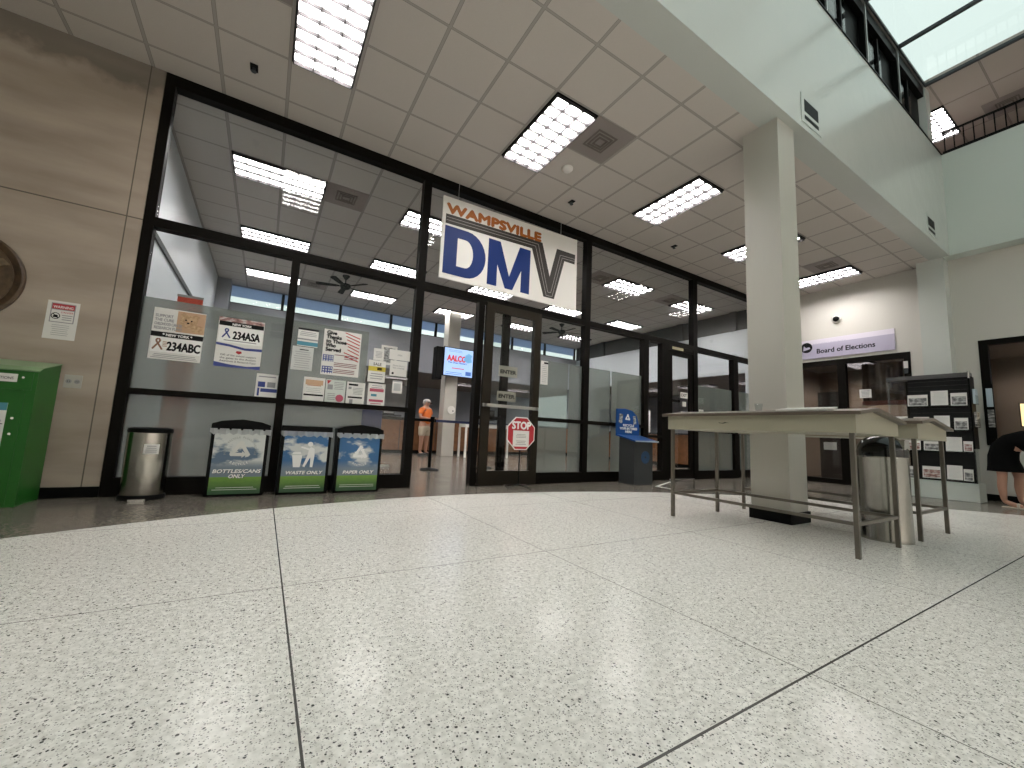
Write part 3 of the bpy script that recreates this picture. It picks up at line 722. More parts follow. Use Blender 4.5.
# ------------------------------------------------------------------ papers taped to the glass
YP = YF+0.0555
def poster(name, label, cat, x0, z0, x1, z1, mat=None, y=YP, rot=0.0, group='papers taped to the storefront glass'):
    t = thing(name, label, cat, (x0, y, z0), 0, group); t.rotation_euler = (0, R(rot), 0)
    MB().box(0, -0.0012, 0, x1-x0, 0, z1-z0).build('sheet', mat or m_paper, t)
    return t, x1-x0, z1-z0
def bar(t, x0, z0, x1, z1, mat, name='printed_band', y=-0.0014): return MB().box(x0, y-0.0006, z0, x1, y, z1).build(name, mat, t)
def ribbon(t, x, z, s_, mat):
    mb = MB(); pts = [(x-0.35*s_, z-0.5*s_), (x+0.12*s_, z+0.25*s_), (x+0.14*s_, z+0.42*s_), (x, z+0.5*s_), (x-0.14*s_, z+0.42*s_), (x-0.12*s_, z+0.25*s_), (x+0.35*s_, z-0.5*s_)]
    for (a, b), (c, d) in zip(pts, pts[1:]):
        v = Vector((c-a, d-b)).normalized()*0.07*s_; mb.prism([(a-v.y, b+v.x), (c-v.y, d+v.x), (c+v.y, d-v.x), (a+v.y, b-v.x)], -0.0026, -0.0014)
    return mb.build('ribbon_mark', mat, t)

t, w_, h_ = poster('poster', 'poster with plush bear and licence plate 234ABC on the glass', 'poster', -1.06, 1.345, -0.635, 1.875)
MB().box(0.19, -0.003, 0.30, w_, -0.0012, h_-0.01).build('photo_background', m_tan, t)
mb = MB(); mb.sph((0.29, -0.003, 0.42), 0.075, (1, 0.02, 0.95)).sph((0.245, -0.003, 0.48), 0.03, (1, 0.02, 1)).sph((0.345, -0.003, 0.475), 0.03, (1, 0.02, 1)).sph((0.37, -0.003, 0.35), 0.07, (0.8, 0.02, 0.6))
mb.build('bear_photo', m_bear, t, True)
mb = MB(); mb.sph((0.262, -0.006, 0.435), 0.008, (1, .2, 1)).sph((0.31, -0.006, 0.43), 0.008, (1, .2, 1)).sph((0.283, -0.006, 0.405), 0.011, (1, .2, .8)); mb.build('bear_face', m_ink, t)
for i, s_ in enumerate(('SUPPORT', 'THE CURE', 'CHILDHOOD CANCER', 'RESEARCH FUND')): text(s_, 0.015, 0.435-0.042*i, 0.042, m_inkg, t, align='LEFT', width=(0.14, 0.15, 0.22, 0.22)[i], bold=.03)
bar(t, 0, 0.232, w_, 0.283, m_ink); text('* NEW YORK *', w_/2, 0.244, 0.036, m_white, t, y=-0.003, bold=0.04)
bar(t, 0.01, 0.075, w_-0.01, 0.228, m_white, 'plate_face'); text('234ABC', 0.275, 0.10, 0.125, m_ink, t, y=-0.003, bold=0.035, width=0.27)
ribbon(t, 0.065, 0.155, 0.11, M('ribbon_brown', (0.25, 0.12, 0.07), 0.5)); lines(0.10, 0.14, 0.13, 0.19, 4, m_orange, t, y=-0.0026)
lines(0.02, w_-0.02, 0.01, 0.06, 3, m_inkg, t)
t, w_, h_ = poster('poster', 'poster with licence plate 234ASA and blue swoosh on the glass', 'poster', -0.52, 1.335, -0.095, 1.88)
bar(t, 0, h_-0.045, w_, h_, m_photored, 'photo_strip'); bar(t, 0.005, h_-0.092, w_-0.005, h_-0.045, m_ink); text('NEW YORK', w_/2, h_-0.083, 0.034, m_white, t, y=-0.003, bold=0.04)
bar(t, 0.01, 0.27, w_-0.01, h_-0.095, m_white, 'plate_face'); text('234ASA', 0.265, 0.315, 0.12, m_ink, t, y=-0.003, bold=0.035, width=0.25)
ribbon(t, 0.08, 0.37, 0.10, m_navy); lines(0.04, w_-0.04, 0.28, 0.305, 1, m_inkg, t, y=-0.0026)
MB().prism([(0, 0.235), (0.12, 0.225), (0.26, 0.20), (w_, 0.205), (w_, 0.235), (0.26, 0.225), (0.12, 0.25), (0, 0.262)], -0.0026, -0.0012).prism([(0, 0), (w_, 0), (w_, 0.04), (0.3, 0.022), (0.14, 0.03), (0, 0.05)], -0.0026, -0.0012).build('blue_swoosh', m_navy, t)
MB().prism([(0.19, 0.185), (0.235, 0.185), (0.24, 0.165), (0.213, 0.15), (0.185, 0.165)], -0.0028, -0.0012).build('heart_mark', m_red, t)
for i, s_ in enumerate(('Gift of the annual support', 'the gates to the Autism', 'Awareness & Research Fund')): text(s_, w_/2, 0.122-0.033*i, 0.03, m_ink, t, width=0.33)
t, w_, h_ = poster('notice', 'small white notice with blue block, low beside the bay mullion', 'notice', -0.115, 1.04, 0.095, 1.30)
lines(0.02, w_-0.02, h_-0.05, h_-0.015, 1, m_inkg, t); bar(t, 0.02, 0.11, 0.09, 0.17, m_navy); bar(t, 0.11, 0.11, 0.19, 0.17, m_inkg); bar(t, 0.05, 0.055, w_, 0.095, m_navy); bar(t, 0.02, 0.01, 0.04, 0.1, m_navy)
t, w_, h_ = poster('notice', 'white notice with black header and teal block, upper left of second bay', 'notice', 0.245, 1.675, 0.465, 1.89)
bar(t, 0, h_-0.022, w_, h_, m_ink); lines(0.02, w_-0.02, 0.12, 0.18, 3, m_inkg, t); bar(t, 0, 0.075, w_, 0.092, m_inkg); bar(t, 0, 0.008, w_, 0.055, m_teal)
t, w_, h_ = poster('notice', 'grey text notice directly under the teal block notice', 'notice', 0.205, 1.385, 0.43, 1.665, M('grey_paper', (0.55, 0.56, 0.54), .6))
lines(0.02, w_-0.02, 0.02, h_-0.05, 8, m_inkg, t, th=0.22); lines(0.06, w_-0.04, h_-0.05, h_-0.02, 1, m_ink, t)
t, w_, h_ = poster('poster', 'hand-painted Give Thanks to Those Who Served flag poster', 'poster', 0.525, 1.365, 0.96, 1.925)
for i, (s_, ww) in enumerate((('Give', .11), ('Thanks', .17), ('to Those', .23), ('Who', .11), ('Served', .17))): text(s_, 0.03, h_-0.06-0.052*i, 0.062, m_ink, t, align='LEFT', bold=0.06, width=ww)
mb = MB()
for i in range(8):
    zc = h_-0.04-0.042*i; x0 = 0.24+0.012*(i % 3)
    if 3 < i < 6: x0 = 0.28
    mb.prism([(x0, zc+0.02), (w_-0.015, zc-0.035), (w_-0.015, zc-0.021), (x0, zc+0.032)], -0.0026, -0.0012)
mb.build('flag_stripes', m_red, t)
MB().box(0.01, -0.0024, 0.165, 0.13, -0.0012, 0.245).box(0.01, -0.0024, 0.02, 0.13, -0.0012, 0.105).build('flag_canton', m_navy, t)
mb = MB()
for zz in (0.025, 0.055, 0.085, 0.175, 0.205, 0.228):
    for xx in (0.03, 0.06, 0.09, 0.115): mb.sph((xx, -0.003, zz), 0.0085, (1, 0.1, 1), 8, 5)
mb.build('flag_stars', m_white, t)
mb = MB()
for zz in (0.11, 0.13, 0.15, 0.25, 0.23, 0.21): mb.box(0.14 if zz < .16 or zz > .24 else 0.25, -0.0026, zz, w_-0.03, -0.0012, zz+0.008)
for zz in (0.03, 0.05, 0.07): mb.box(0.14, -0.0026, zz, w_-0.05, -0.0012, zz+0.008)
mb.build('flag_writing', M('flag_dark_red', (0.16, 0.03, 0.04), 0.6), t)
t, w_, h_ = poster('flyer', 'flyer with orange photo strip, left of the three flyers in a row', 'flyer', 0.36, 1.035, 0.59, 1.315)
bar(t, 0.02, 0.19, w_-0.02, 0.25, m_tan); bar(t, 0.04, 0.18, w_-0.04, 0.188, m_orange); bar(t, 0.01, 0.06, w_-0.01, 0.08, m_ink); lines(0.03, w_-0.03, 0.095, 0.16, 3, m_inkg, t, th=.15)
t, w_, h_ = poster('flyer', 'flyer with code square and round red picture, middle of the three in a row', 'flyer', 0.60, 1.03, 0.825, 1.31, M('pale_green_paper', (0.58, 0.62, 0.58), .6))
bar(t, 0.02, 0.16, 0.08, 0.22, m_inkg); lines(0.09, w_-0.02, 0.16, 0.26, 5, m_inkg, t); lines(0.02, 0.12, 0.03, 0.12, 4, m_inkg, t)
MB().sph((0.165, -0.002, 0.06), 0.045, (1, 0.03, 1)).build('round_picture', m_pink, t); MB().prism([(0.01, 0.27), (0.06, 0.27), (0.02, 0.22)], -0.0026, -0.0012).build('corner_mark', m_red, t)
t, w_, h_ = poster('flyer', 'black and white flyer, right of the three flyers in a row', 'flyer', 0.84, 1.02, 1.055, 1.305)
bar(t, 0.02, h_-0.045, 0.13, h_-0.02, m_ink); bar(t, 0.02, 0.195, 0.055, 0.225, m_inkg); lines(0.07, w_-0.02, 0.13, 0.22, 5, m_inkg, t); bar(t, 0.02, 0.085, 0.19, 0.105, m_ink); bar(t, 0.04, 0.01, 0.08, 0.07, m_inkg)
t, w_, h_ = poster('notice', 'tiny white notice above the yellow flyer', 'notice', 1.125, 1.62, 1.255, 1.775)
lines(0.02, w_-0.02, 0.03, 0.12, 5, m_inkg, t)
t, w_, h_ = poster('flyer', 'flyer with a yellow band', 'flyer', 1.075, 1.335, 1.29, 1.615)
bar(t, 0.0, 0.14, w_, 0.20, m_yellow); bar(t, 0.11, 0.155, 0.17, 0.19, m_ink); text('SALE', w_/2, 0.215, 0.05, m_ink, t, bold=.01, width=.1); lines(0.02, w_-0.02, 0.03, 0.12, 3, m_inkg, t)
t, w_, h_ = poster('flyer', 'pink and white flyer directly under the yellow one', 'flyer', 1.095, 1.01, 1.31, 1.315)
bar(t, 0.02, 0.20, w_-0.02, 0.24, m_pink); bar(t, 0.04, 0.14, 0.11, 0.17, m_teal); bar(t, 0.02, 0.07, w_-0.02, 0.10, m_pink); lines(0.03, w_-0.03, 0.01, 0.06, 2, m_pink, t); lines(0.03, w_-0.03, 0.24, 0.29, 2, m_inkg, t)
t, w_, h_ = poster('notice', 'wide rounded white placard near the entrance mullion', 'notice', 1.325, 1.655, 1.60, 1.79)
text('OPEN', w_/2, 0.055, 0.03, m_inkg, t, width=0.06)
t, w_, h_ = poster('notice', 'square white notice with a black dot, under the wide placard', 'notice', 1.345, 1.44, 1.57, 1.645)
text('Please have a', w_/2, 0.13, 0.03, m_inkg, t, width=0.15); text('face covering', w_/2, 0.10, 0.03, m_inkg, t, width=0.15)
MB().cyl((0.04, -0.0025, 0.035), (0.04, -0.0012, 0.035), 0.015).build('black_dot', m_ink, t)
t, w_, h_ = poster('notice', 'little grey framed notice beside the pink flyer', 'notice', 1.395, 1.215, 1.525, 1.385)
bar(t, 0.02, 0.03, w_-0.02, 0.13, M('pale_grey_print', (0.45, 0.46, 0.46), 0.6)); bar(t, 0, 0.15, w_, 0.17, m_inkg)
t, w_, h_ = poster('notice', 'tall paper notice at the edge right of the entrance door', 'notice', 3.755, 1.57, 3.90, 1.96)
lines(0.02, w_-0.02, 0.03, h_-0.05, 10, m_inkg, t, th=.2); bar(t, 0.06, h_-0.05, w_, h_-0.02, m_ink)
for lb, x0, z0, z1 in (('ENTER paper on the entrance door, upper one', 3.02, 1.63, 1.80), ('ENTER paper on the entrance door, lower one', 3.01, 1.25, 1.40)):
    t, w_, h_ = poster('enter_sign', lb, 'paper sign', x0, z0, x0+0.34, z1, M('dim_paper', (0.40, 0.38, 0.32), .6), y=YF+0.135, group='ENTER papers on the doors')
    text('ENTER', w_/2, 0.05, 0.08, m_ink, t, width=0.28, bold=.05)
t, w_, h_ = poster('exit_sign', 'white EXIT placard on the right-hand door', 'paper sign', 7.24, 1.64, 7.47, 1.76, y=YF+0.018, group='placards on the exit door')
text('EXIT', w_/2, 0.03, 0.09, m_ink, t, width=0.17, bold=.01)
t, w_, h_ = poster('notice', 'small blank white square under the EXIT placard', 'notice', 7.30, 1.47, 7.42, 1.57, y=YF+0.018, group='placards on the exit door')
t, w_, h_ = poster('notice', 'low white placard on the exit door just above the table line', 'notice', 7.25, 1.27, 7.48, 1.36, y=YF+0.018, group='placards on the exit door')
text('EXIT ONLY', w_/2, 0.025, 0.05, m_ink, t, width=0.19)
t, w_, h_ = poster('notice', 'small white card on the glass right of the exit door', 'notice', 7.90, 1.36, 8.06, 1.45)
text('NO EXIT', w_/2, 0.03, 0.04, m_inkg, t, width=0.1)
t, w_, h_ = poster('door_plate', 'dull yellow number plate over the exit door', 'plate', 6.97, 2.62, 7.32, 2.675, M('brass_plate', (0.35, 0.32, 0.18), .4), y=YF+0.004)
lines(0.05, 0.30, 0.015, 0.045, 1, m_inkg, t)

# on the concrete wall
t, w_, h_ = poster('warning_sign', 'white WARNING notice with red header on the concrete wall', 'sign', -1.785, 1.425, -1.575, 1.78, y=YF, rot=0.0, group='signs on the concrete wall')
bar(t, 0.025, 0.155, w_-0.025, 0.335, m_inkg, 'frame'); bar(t, 0.032, 0.162, w_-0.032, 0.272, m_paper, 'panel', -0.0022); bar(t, 0.032, 0.28, w_-0.032, 0.328, m_red, 'header', -0.0022); text('WARNING', w_/2, 0.288, 0.034, m_white, t, y=-0.0035, bold=.01, width=0.13)
MB().ring((0.062, 0.215), 0.030, 0.024, -0.0035, -0.0028, 24).prism([(0.04, 0.235), (0.044, 0.239), (0.084, 0.195), (0.08, 0.191)], -0.0035, -0.0028).prism([(0.045, 0.2), (0.08, 0.2), (0.075, 0.225), (0.05, 0.225)], -0.0034, -0.0028).build('pictogram', m_ink, t)
text('DANGER', 0.135, 0.245, 0.022, m_red, t, y=-0.0035, width=0.08); lines(0.10, 0.175, 0.175, 0.235, 3, m_inkg, t, y=-0.003); lines(0.04, w_-0.04, 0.03, 0.14, 6, m_inkg, t, th=.2)
ot = thing('wall_outlet', 'square metal wall plate with two outlets on the concrete wall', 'outlet', (-1.535, YF, 1.05))
MB().box(-0.06, -0.006, -0.06, 0.06, 0, 0.06, bev=0.002).build('plate', M('plate_grey', (0.42, 0.40, 0.37), .5), ot)
for dx in (-0.028, 0.028):
    q = MB().cyl((dx, -0.009, 0), (dx, -0.005, 0), 0.02).build('socket', m_inkg, ot); MB().box(dx-0.008, -0.0105, -0.006, dx-0.005, -0.008, 0.006).box(dx+0.005, -0.0105, -0.006, dx+0.008, -0.008, 0.006).build('slot', m_ink, q)
ml = thing('wall_medallion', 'large dark round carved relief on the concrete wall, cut by the left edge', 'wall medallion', (-2.34, YF, 1.90))
mb = MB(); mb.revolve([(0.40, 0), (0.40, 0.035), (0.385, 0.045), (0.34, 0.03), (0.33, 0.022), (0.0001, 0.02)], 48); 
o = mb.build('disc', m_medal, ml, True); o.rotation_euler = (R(90), 0, 0)
MB().ring((0, 0), 0.335, 0.305, -0.034, -0.02, 48).build('raised_ring', m_medal, ml)
MB().prism([(-0.18, 0.08), (-0.05, 0.16), (0.12, 0.13), (0.25, 0.18), (0.30, 0.13), (0.14, 0.08), (-0.02, 0.09)], -0.036, -0.02).prism([(-0.2, -0.16), (0.2, -0.16), (0.16, -0.05), (0.05, 0.02), (-0.08, 0.0)], -0.036, -0.02).build('relief_figures', M('worn_bronze', (0.16, 0.11, 0.06), .5, noise=.4, nscale=20), ml)

# green drop box at the left edge
gb = thing('drop_box', 'bright green metal drop box against the concrete wall at the left edge', 'drop box', (-2.22, 4.88, 0))
mb = MB(); mb.prism([(0, 0), (0.40, 0), (0.40, 1.19), (0.06, 1.115), (0, 1.08)], 0, 0.60, 'YZ'); mb.build('body', m_green, gb)
MB().prism([(-0.01, 1.085), (0.06, 1.12), (0.40, 1.195), (0.40, 1.20), (0.06, 1.127), (-0.012, 1.092)], -0.005, 0.607, 'YZ').build('lid', M('lit_green_enamel', (0.22, 0.34, 0.18), .3), gb)  # lid colour paled to paint in light reflecting off the slanted top
MB().box(0.02, -0.008, 0.93, 0.575, 0, 1.07).box(0.02, -0.006, 0.02, 0.545, 0, 0.90).build('door_panel', m_green, gb)
MB().box(0.28, -0.012, 0.99, 0.49, -0.008, 1.055).build('slot_label', m_paper, gb); text('COLLECTIONS', 0.385, 1.01, 0.03, m_ink, gb, y=-0.0125, width=0.17)
MB().box(0.16, -0.010, 0.40, 0.465, -0.006, 0.82).build('notice_plate', m_paper, gb)
MB().box(0.16, -0.011, 0.76, 0.465, -0.0095, 0.82).box(0.16, -0.011, 0.40, 0.465, -0.0095, 0.45).build('notice_band', m_teal, gb)
text('DISPOSAL', 0.35, 0.65, 0.05, m_ink, gb, y=-0.0105, width=0.21, bold=.01); lines(0.2, 0.44, 0.5, 0.6, 3, m_pink, gb, y=-0.0105)
MB().cyl((0.505, -0.02, 0.70), (0.505, -0.006, 0.70), 0.009).cyl((0.505, -0.02, 0.575), (0.505, -0.006, 0.575), 0.009).cyl((0.525, -0.02, 1.03), (0.525, -0.008, 1.03), 0.008).build('lock', m_chrome, gb)

# step can
c1 = thing('trash_can', 'short stainless trash can with black rim beside the concrete wall', 'trash can', (-0.90, 5.11, 0))
MB().revolve([(0.172, 0), (0.175, 0.03), (0.165, 0.045)], 40, sy=0.85).build('base', m_black, c1, True)
MB().revolve([(0.16, 0.04), (0.163, 0.06), (0.163, 0.605), (0.16, 0.62)], 40, sy=0.85).build('body', m_steel, c1, True)
MB().revolve([(0.168, 0.612), (0.170, 0.63), (0.165, 0.65), (0.13, 0.658), (0.01, 0.66)], 40, sy=0.85).build('lid', m_black, c1, True)
MB().prism([(-0.05, 0), (0.05, 0), (0.045, 0.012), (-0.045, 0.012)], -0.175, -0.13).box(-.06, -.185, .006, .06, -.14, .02).build('pedal', m_chrome, c1)
q = MB().box(-0.01, -0.1405, 0.42, 0.10, -0.136, 0.51).build('label', m_paper, c1); lines(0.0, 0.09, 0.43, 0.50, 4, m_inkg, q, y=-0.141)

# recycling bins
def arrow_symbol(parent, cx, cz, s_, mat, y=-0.004):
    mb = MB()
    for k in range(3):
        V0 = Vector((cx+0.84*s_*math.cos(R(90+120*k)), cz+0.84*s_*math.sin(R(90+120*k)))); V1 = Vector((cx+0.84*s_*math.cos(R(210+120*k)), cz+0.84*s_*math.sin(R(210+120*k))))
        d = (V1-V0).normalized(); nn_ = Vector((-d.y, d.x)); L_ = (V1-V0).length; w2 = 0.25*s_
        def T2(t_, q): p = V0+d*t_*L_+nn_*q; return (p.x, p.y)
        mb.prism([T2(0.20, 0), T2(0.58, 0), T2(0.58, w2), T2(0.20, w2)], y, y+0.002)
        mb.prism([T2(0.58, -0.12*s_), T2(0.58, w2+0.12*s_), T2(0.80, w2/2)], y, y+0.002)
        mb.prism([T2(0.20, 0), T2(0.20, w2), T2(0.08, w2*1.5), T2(0.045, w2*0.55), T2(0.09, 0)], y-0.0003, y+0.002)
    return mb.build('recycling_symbol', mat, parent)
def arc_text(s_, cx, cz, r_, a0, a1, size, mat, parent, flip=False):
    n = len(s_)
    for i, ch in enumerate(s_):
        a = a0+(a1-a0)*(i+0.5)/n
        if ch == ' ': continue
        text(ch, cx+r_*math.cos(a), cz+r_*math.sin(a), size, mat, parent, 'arc_letter', y=-0.005, rot=(a-math.pi/2) if not flip else (a+math.pi/2), bold=.01)
def recycle_bin(x, wd, label, mat, texts, dome, kind):
    t = thing('recycling_bin', label, 'recycling bin', (x, 5.05, 0), 0, 'printed bins in front of the storefront')
    MB().box(0, 0.0, 0.0, wd, 0.215, 0.03).box(0, 0, 0, 0.035, 0.215, 0.70).box(wd-0.035, 0, 0, wd, 0.215, 0.70).box(0, 0, 0.67, wd, 0.215, 0.70).box(0.035, 0.195, 0.03, wd-0.035, 0.215, 0.67).build('frame', m_black, t)
    bn = MB().box(0.03, -0.006, 0.025, wd-0.03, 0.0, 0.665).build('printed_panel', mat, t)
    if dome: MB().prism([(-0.005, 0.665), (wd+0.005, 0.665), (wd+0.005, 0.725), (wd*0.85, 0.755), (wd*0.5, 0.778), (wd*0.15, 0.755), (-0.005, 0.725)], -0.012, 0.225).build('lid', m_black, t)
    else: MB().box(-0.005, -0.012, 0.675, wd+0.005, 0.225, 0.735, bev=0.006).build('lid', m_black, t)
    mb = MB(); n = 16
    for i in range(n):
        xa, xb = -0.012+(wd+0.024)*i/n, -0.012+(wd+0.024)*(i+1)/n
        da = 0.035+0.028*abs(math.sin(i*1.3)); db = 0.035+0.028*abs(math.sin((i+1)*1.3))
        ya, yb = -0.016-0.008*math.sin(i*2.1), -0.016-0.008*math.sin((i+1)*2.1)
        if kind != 'bottles' or True:
            v = [mb.bm.verts.new(p) for p in ((xa, ya, 0.678), (xb, yb, 0.678), (xb, yb-0.003, 0.678-db), (xa, ya-0.003, 0.678-da))]; mb.bm.faces.new(v)
    o = mb.build('bin_liner', m_bag, t, True)
    if kind == 'waste':
        cx = wd*0.5
        MB().prism([(cx-0.13, 0.42), (cx-0.03, 0.42), (cx-0.045, 0.29), (cx-0.11, 0.29)], -0.009, -0.006).prism([(cx-0.13, 0.43), (cx-0.04, 0.43), (cx-0.05, 0.455), (cx-0.12, 0.45)], -0.009, -0.006).prism([(cx-0.05, 0.50), (cx+0.04, 0.47), (cx+0.045, 0.49), (cx-0.045, 0.515)], -0.0095, -0.006).prism([(cx+0.02, 0.42), (cx+0.09, 0.41), (cx+0.085, 0.49), (cx+0.05, 0.51), (cx+0.03, 0.49)], -0.009, -0.006).prism([(cx+0.02, 0.42), (cx+0.06, 0.42), (cx+0.0, 0.29), (cx-0.02, 0.30)], -0.009, -0.006).prism([(cx+0.05, 0.42), (cx+0.09, 0.41), (cx+0.08, 0.29), (cx+0.055, 0.29)], -0.009, -0.006).cyl((cx+0.04, -0.009, 0.54), (cx+0.04, -0.006, 0.54), 0.026).build('tidy_person_pictogram', m_white, t)
    else:
        cz = 0.46 if kind == 'bottles' else 0.45
        arrow_symbol(t, wd*0.52, cz, 0.135 if kind == 'bottles' else 0.12, m_white if kind == 'paper' else M('pale_print', (0.66, 0.66, 0.62), .5), -0.0085)
        if kind == 'bottles': arc_text('PLEASE RECYCLE PLEASE RECYCLE', wd*0.52, cz, 0.125, R(200), R(-20), 0.026, M('faint_print', (0.30, 0.32, 0.30), .5), t)
        arc_text('RECYCLE', wd*0.52, cz, 0.15, R(235), R(305), 0.036, m_white, t, True)
    for s_, zz, ww in texts: text(s_, wd*0.5+0.003, zz-0.003, 0.05, m_ink, t, 'lettering_shadow', y=-0.0075, bold=0.05, width=ww, shear=0.2), text(s_, wd*0.5, zz, 0.05, m_white, t, y=-0.0095, bold=0.045, width=ww, shear=0.2)
    lines(0.06, wd-0.06, 0.06, 0.10, 2, m_white, t, y=-0.0085, th=.18)
    return t
recycle_bin(-0.43, 0.50, 'bin printed BOTTLES/CANS ONLY with domed black lid', m_ban[0], (('BOTTLES/CANS', 0.235, 0.41), ('ONLY', 0.185, 0.14)), True, 'bottles')
recycle_bin(0.185, 0.495, 'bin printed WASTE ONLY with flat black lid', m_ban[1], (('WASTE ONLY', 0.215, 0.36),), False, 'waste')
recycle_bin(0.745, 0.505, 'bin printed PAPER ONLY, nearest the entrance', m_ban[2], (('PAPER ONLY', 0.215, 0.34),), True, 'paper')

# stop sign on a stand
st = thing('stop_sign', 'red octagonal STOP sign on a thin black stand before the door', 'stop sign', (3.155, 4.93, 0))
def octo(r): return [(r*math.cos(R(22.5+45*k))/math.cos(R(22.5)), 0.765+r*math.sin(R(22.5+45*k))/math.cos(R(22.5))) for k in range(8)]
MB().prism(octo(0.232), -0.004, 0.004).build('border', m_white, st); MB().prism(octo(0.218), -0.007, -0.0045).build('sign_face', m_red, st)
text('STOP', 0, 0.83, 0.145, m_white, st, y=-0.0095, bold=0.045, width=0.31)
q = MB().box(-0.135, -0.009, 0.58, 0.135, -0.0072, 0.805).build('taped_paper', m_paper, st)
lines(-0.09, 0.09, 0.70, 0.76, 3, m_inkg, q, y=-0.0095); lines(-0.09, 0.09, 0.60, 0.67, 3, m_inkg, q, y=-0.0095)
MB().cyl((0, 0.012, 0.02), (0, 0.012, 0.80), 0.009, n=12).build('pole', m_black, st)
for a in (20, 110, 200, 290):
    MB().cyl((0, 0.012, 0.05), (0.23*math.cos(R(a)), 0.012+0.23*math.sin(R(a)), 0.008), 0.008, n=8).build('leg', m_black, st)

# battery recycling kiosk
kk = thing('recycling_kiosk', 'grey kiosk with blue tray and header against the storefront', 'recycling kiosk', (5.58, 4.98, 0))
MB().prism([(-0.18, 0), (0.16, 0), (0.16, 0.80), (-0.18, 0.72)], -0.25, 0.20, 'YZ').build('pedestal', m_kiosk, kk)
MB().prism([(-0.26, 0.715), (0.19, 0.81), (0.19, 0.835), (-0.26, 0.735)], -0.31, 0.26, 'YZ').build('tray', m_kblue, kk)
MB().prism([(-0.262, 0.717), (-0.258, 0.717), (-0.258, 0.738), (-0.262, 0.738)], -0.31, 0.26, 'YZ').build('tray_edge', M('tray_edge_grey', (0.35, 0.42, 0.48), .4), kk)
hd = [(-0.31, 0.82), (0.25, 0.82), (0.24, 1.02), (0.18, 1.18), (0.06, 1.26), (-0.12, 1.29), (-0.31, 1.275)]
MB().prism(hd, 0.16, 0.19).build('header', m_kblue, kk)
arrow_symbol(kk, -0.05, 1.13, 0.09, m_white, 0.157)
MB().box(-0.26, 0.156, 1.03, -0.18, 0.1595, 1.19, rot=Matrix.Rotation(R(8), 3, 'Y')).box(0.09, 0.156, 1.02, 0.16, 0.1595, 1.17, rot=Matrix.Rotation(R(-8), 3, 'Y')).build('battery_picture', m_photo, kk)
for s_, z_, ww in (('RECYCLE', 0.975, 0.30), ('YOUR BATTERIES', 0.92, 0.48), ('HERE', 0.865, 0.18)): text(s_, -0.03, z_, 0.055, m_white, kk, y=0.156, bold=0.04, width=ww*0.9)
MB().ring((0.02, 0.46), 0.105, 0.02, -0.182, -0.18, 32).build('round_emblem', m_kdblue, kk)
tp = thing('floor_strips', 'white V of tape on the dark floor left of the near table legs', 'strips', (5.62, 4.62, 0))
MB().prism([(0, 0), (0.95, 0.45), (0.99, 0.42), (0.1, 0.0), (0.03, -0.36), (-0.02, -0.36)], 0.0005, 0.002, 'XY').build('floor_strip', m_paper, tp)  # flat white V lying on the floor

# ------------------------------------------------------------------ writing tables
def table_parts(t):
    Wd, L = 0.77, 1.53          # between leg centres
    pr = [(-0.07, 1.016), (0.26, 1.057), (0.84, 0.983), (0.84, 1.007), (0.26, 1.083), (-0.07, 1.042)]
    MB().prism(pr, -0.08, L+0.08).build('tabletop', m_lamtop, t)
    MB().prism([(-0.03, 0.885), (Wd+0.03, 0.885), (Wd+0.03, 0.988), (0.26, 1.056), (-0.03, 1.020)], -0.035, L+0.035).build('apron', m_lam, t)
    for x in (0, Wd):
        for y in (0, L):
            MB().box(x-0.015, y-0.015, 0, x+0.015, y+0.015, 0.885, bev=0.002).build('leg', m_steeld, t)
    for y in (0, L): MB().box(0.017, y-0.012, 0.225, Wd-0.017, y+0.012, 0.25).build('stretcher', m_steeld, t)
    for x in (0, Wd): MB().box(x-0.012, 0.017, 0.225, x+0.012, L-0.017, 0.25).build('stretcher', m_steeld, t)
tb = thing('writing_table', 'peaked-top writing table nearer the camera, left of the column', 'table', (3.68, 1.265, 0), 0, 'steel-legged writing tables')
table_parts(tb)
MB().prism([(0.90, 0.952), (0.94, 0.958), (0.97, 0.951), (1.0, 0.956), (1.0, 0.951), (0.96, 0.946), (0.93, 0.952)], -0.0365, -0.035, 'YZ').build('scuff_mark', m_ink, tb)
dup(tb, (4.98, 1.265, 0), 0, 'second peaked writing table behind, right of the column')
def sheet(name, label, cat, loc, w_, l_, rz, tilt, h=0.004, mat=None):
    t = thing(name, label, cat, loc, rz); t.rotation_euler = (0, R(tilt), R(rz)); MB().box(-w_/2, -l_/2, 0, w_/2, l_/2, h).build('sheets', mat or m_paper, t)
    lines_ = MB()
    for k in range(8): lines_.box(-w_/2+0.02, -l_/2+0.03+k*l_*0.1, h, w_/2-0.02, -l_/2+0.035+k*l_*0.1, h+0.0004)
    lines_.build('printed_lines', m_inkg, t)
sheet('paper_stack', 'bright white stack of forms on the second table', 'papers', (5.09, 1.52, 1.070), 0.20, 0.34, 0, -8.0, 0.012)
sheet('paper_stack', 'low stack of forms on the far end of the near table', 'papers', (3.78, 1.60, 1.068), 0.21, 0.36, 0, -7.8, 0.014)
cu_ = thing('plastic_cup', 'small clear plastic cup on the near table before the column', 'cup', (3.70, 1.93, 1.064))
MB().revolve([(0.025, 0), (0.033, 0.06), (0.031, 0.06), (0.0235, 0.003)], 24).build('cup', m_acryl, cu_, True)

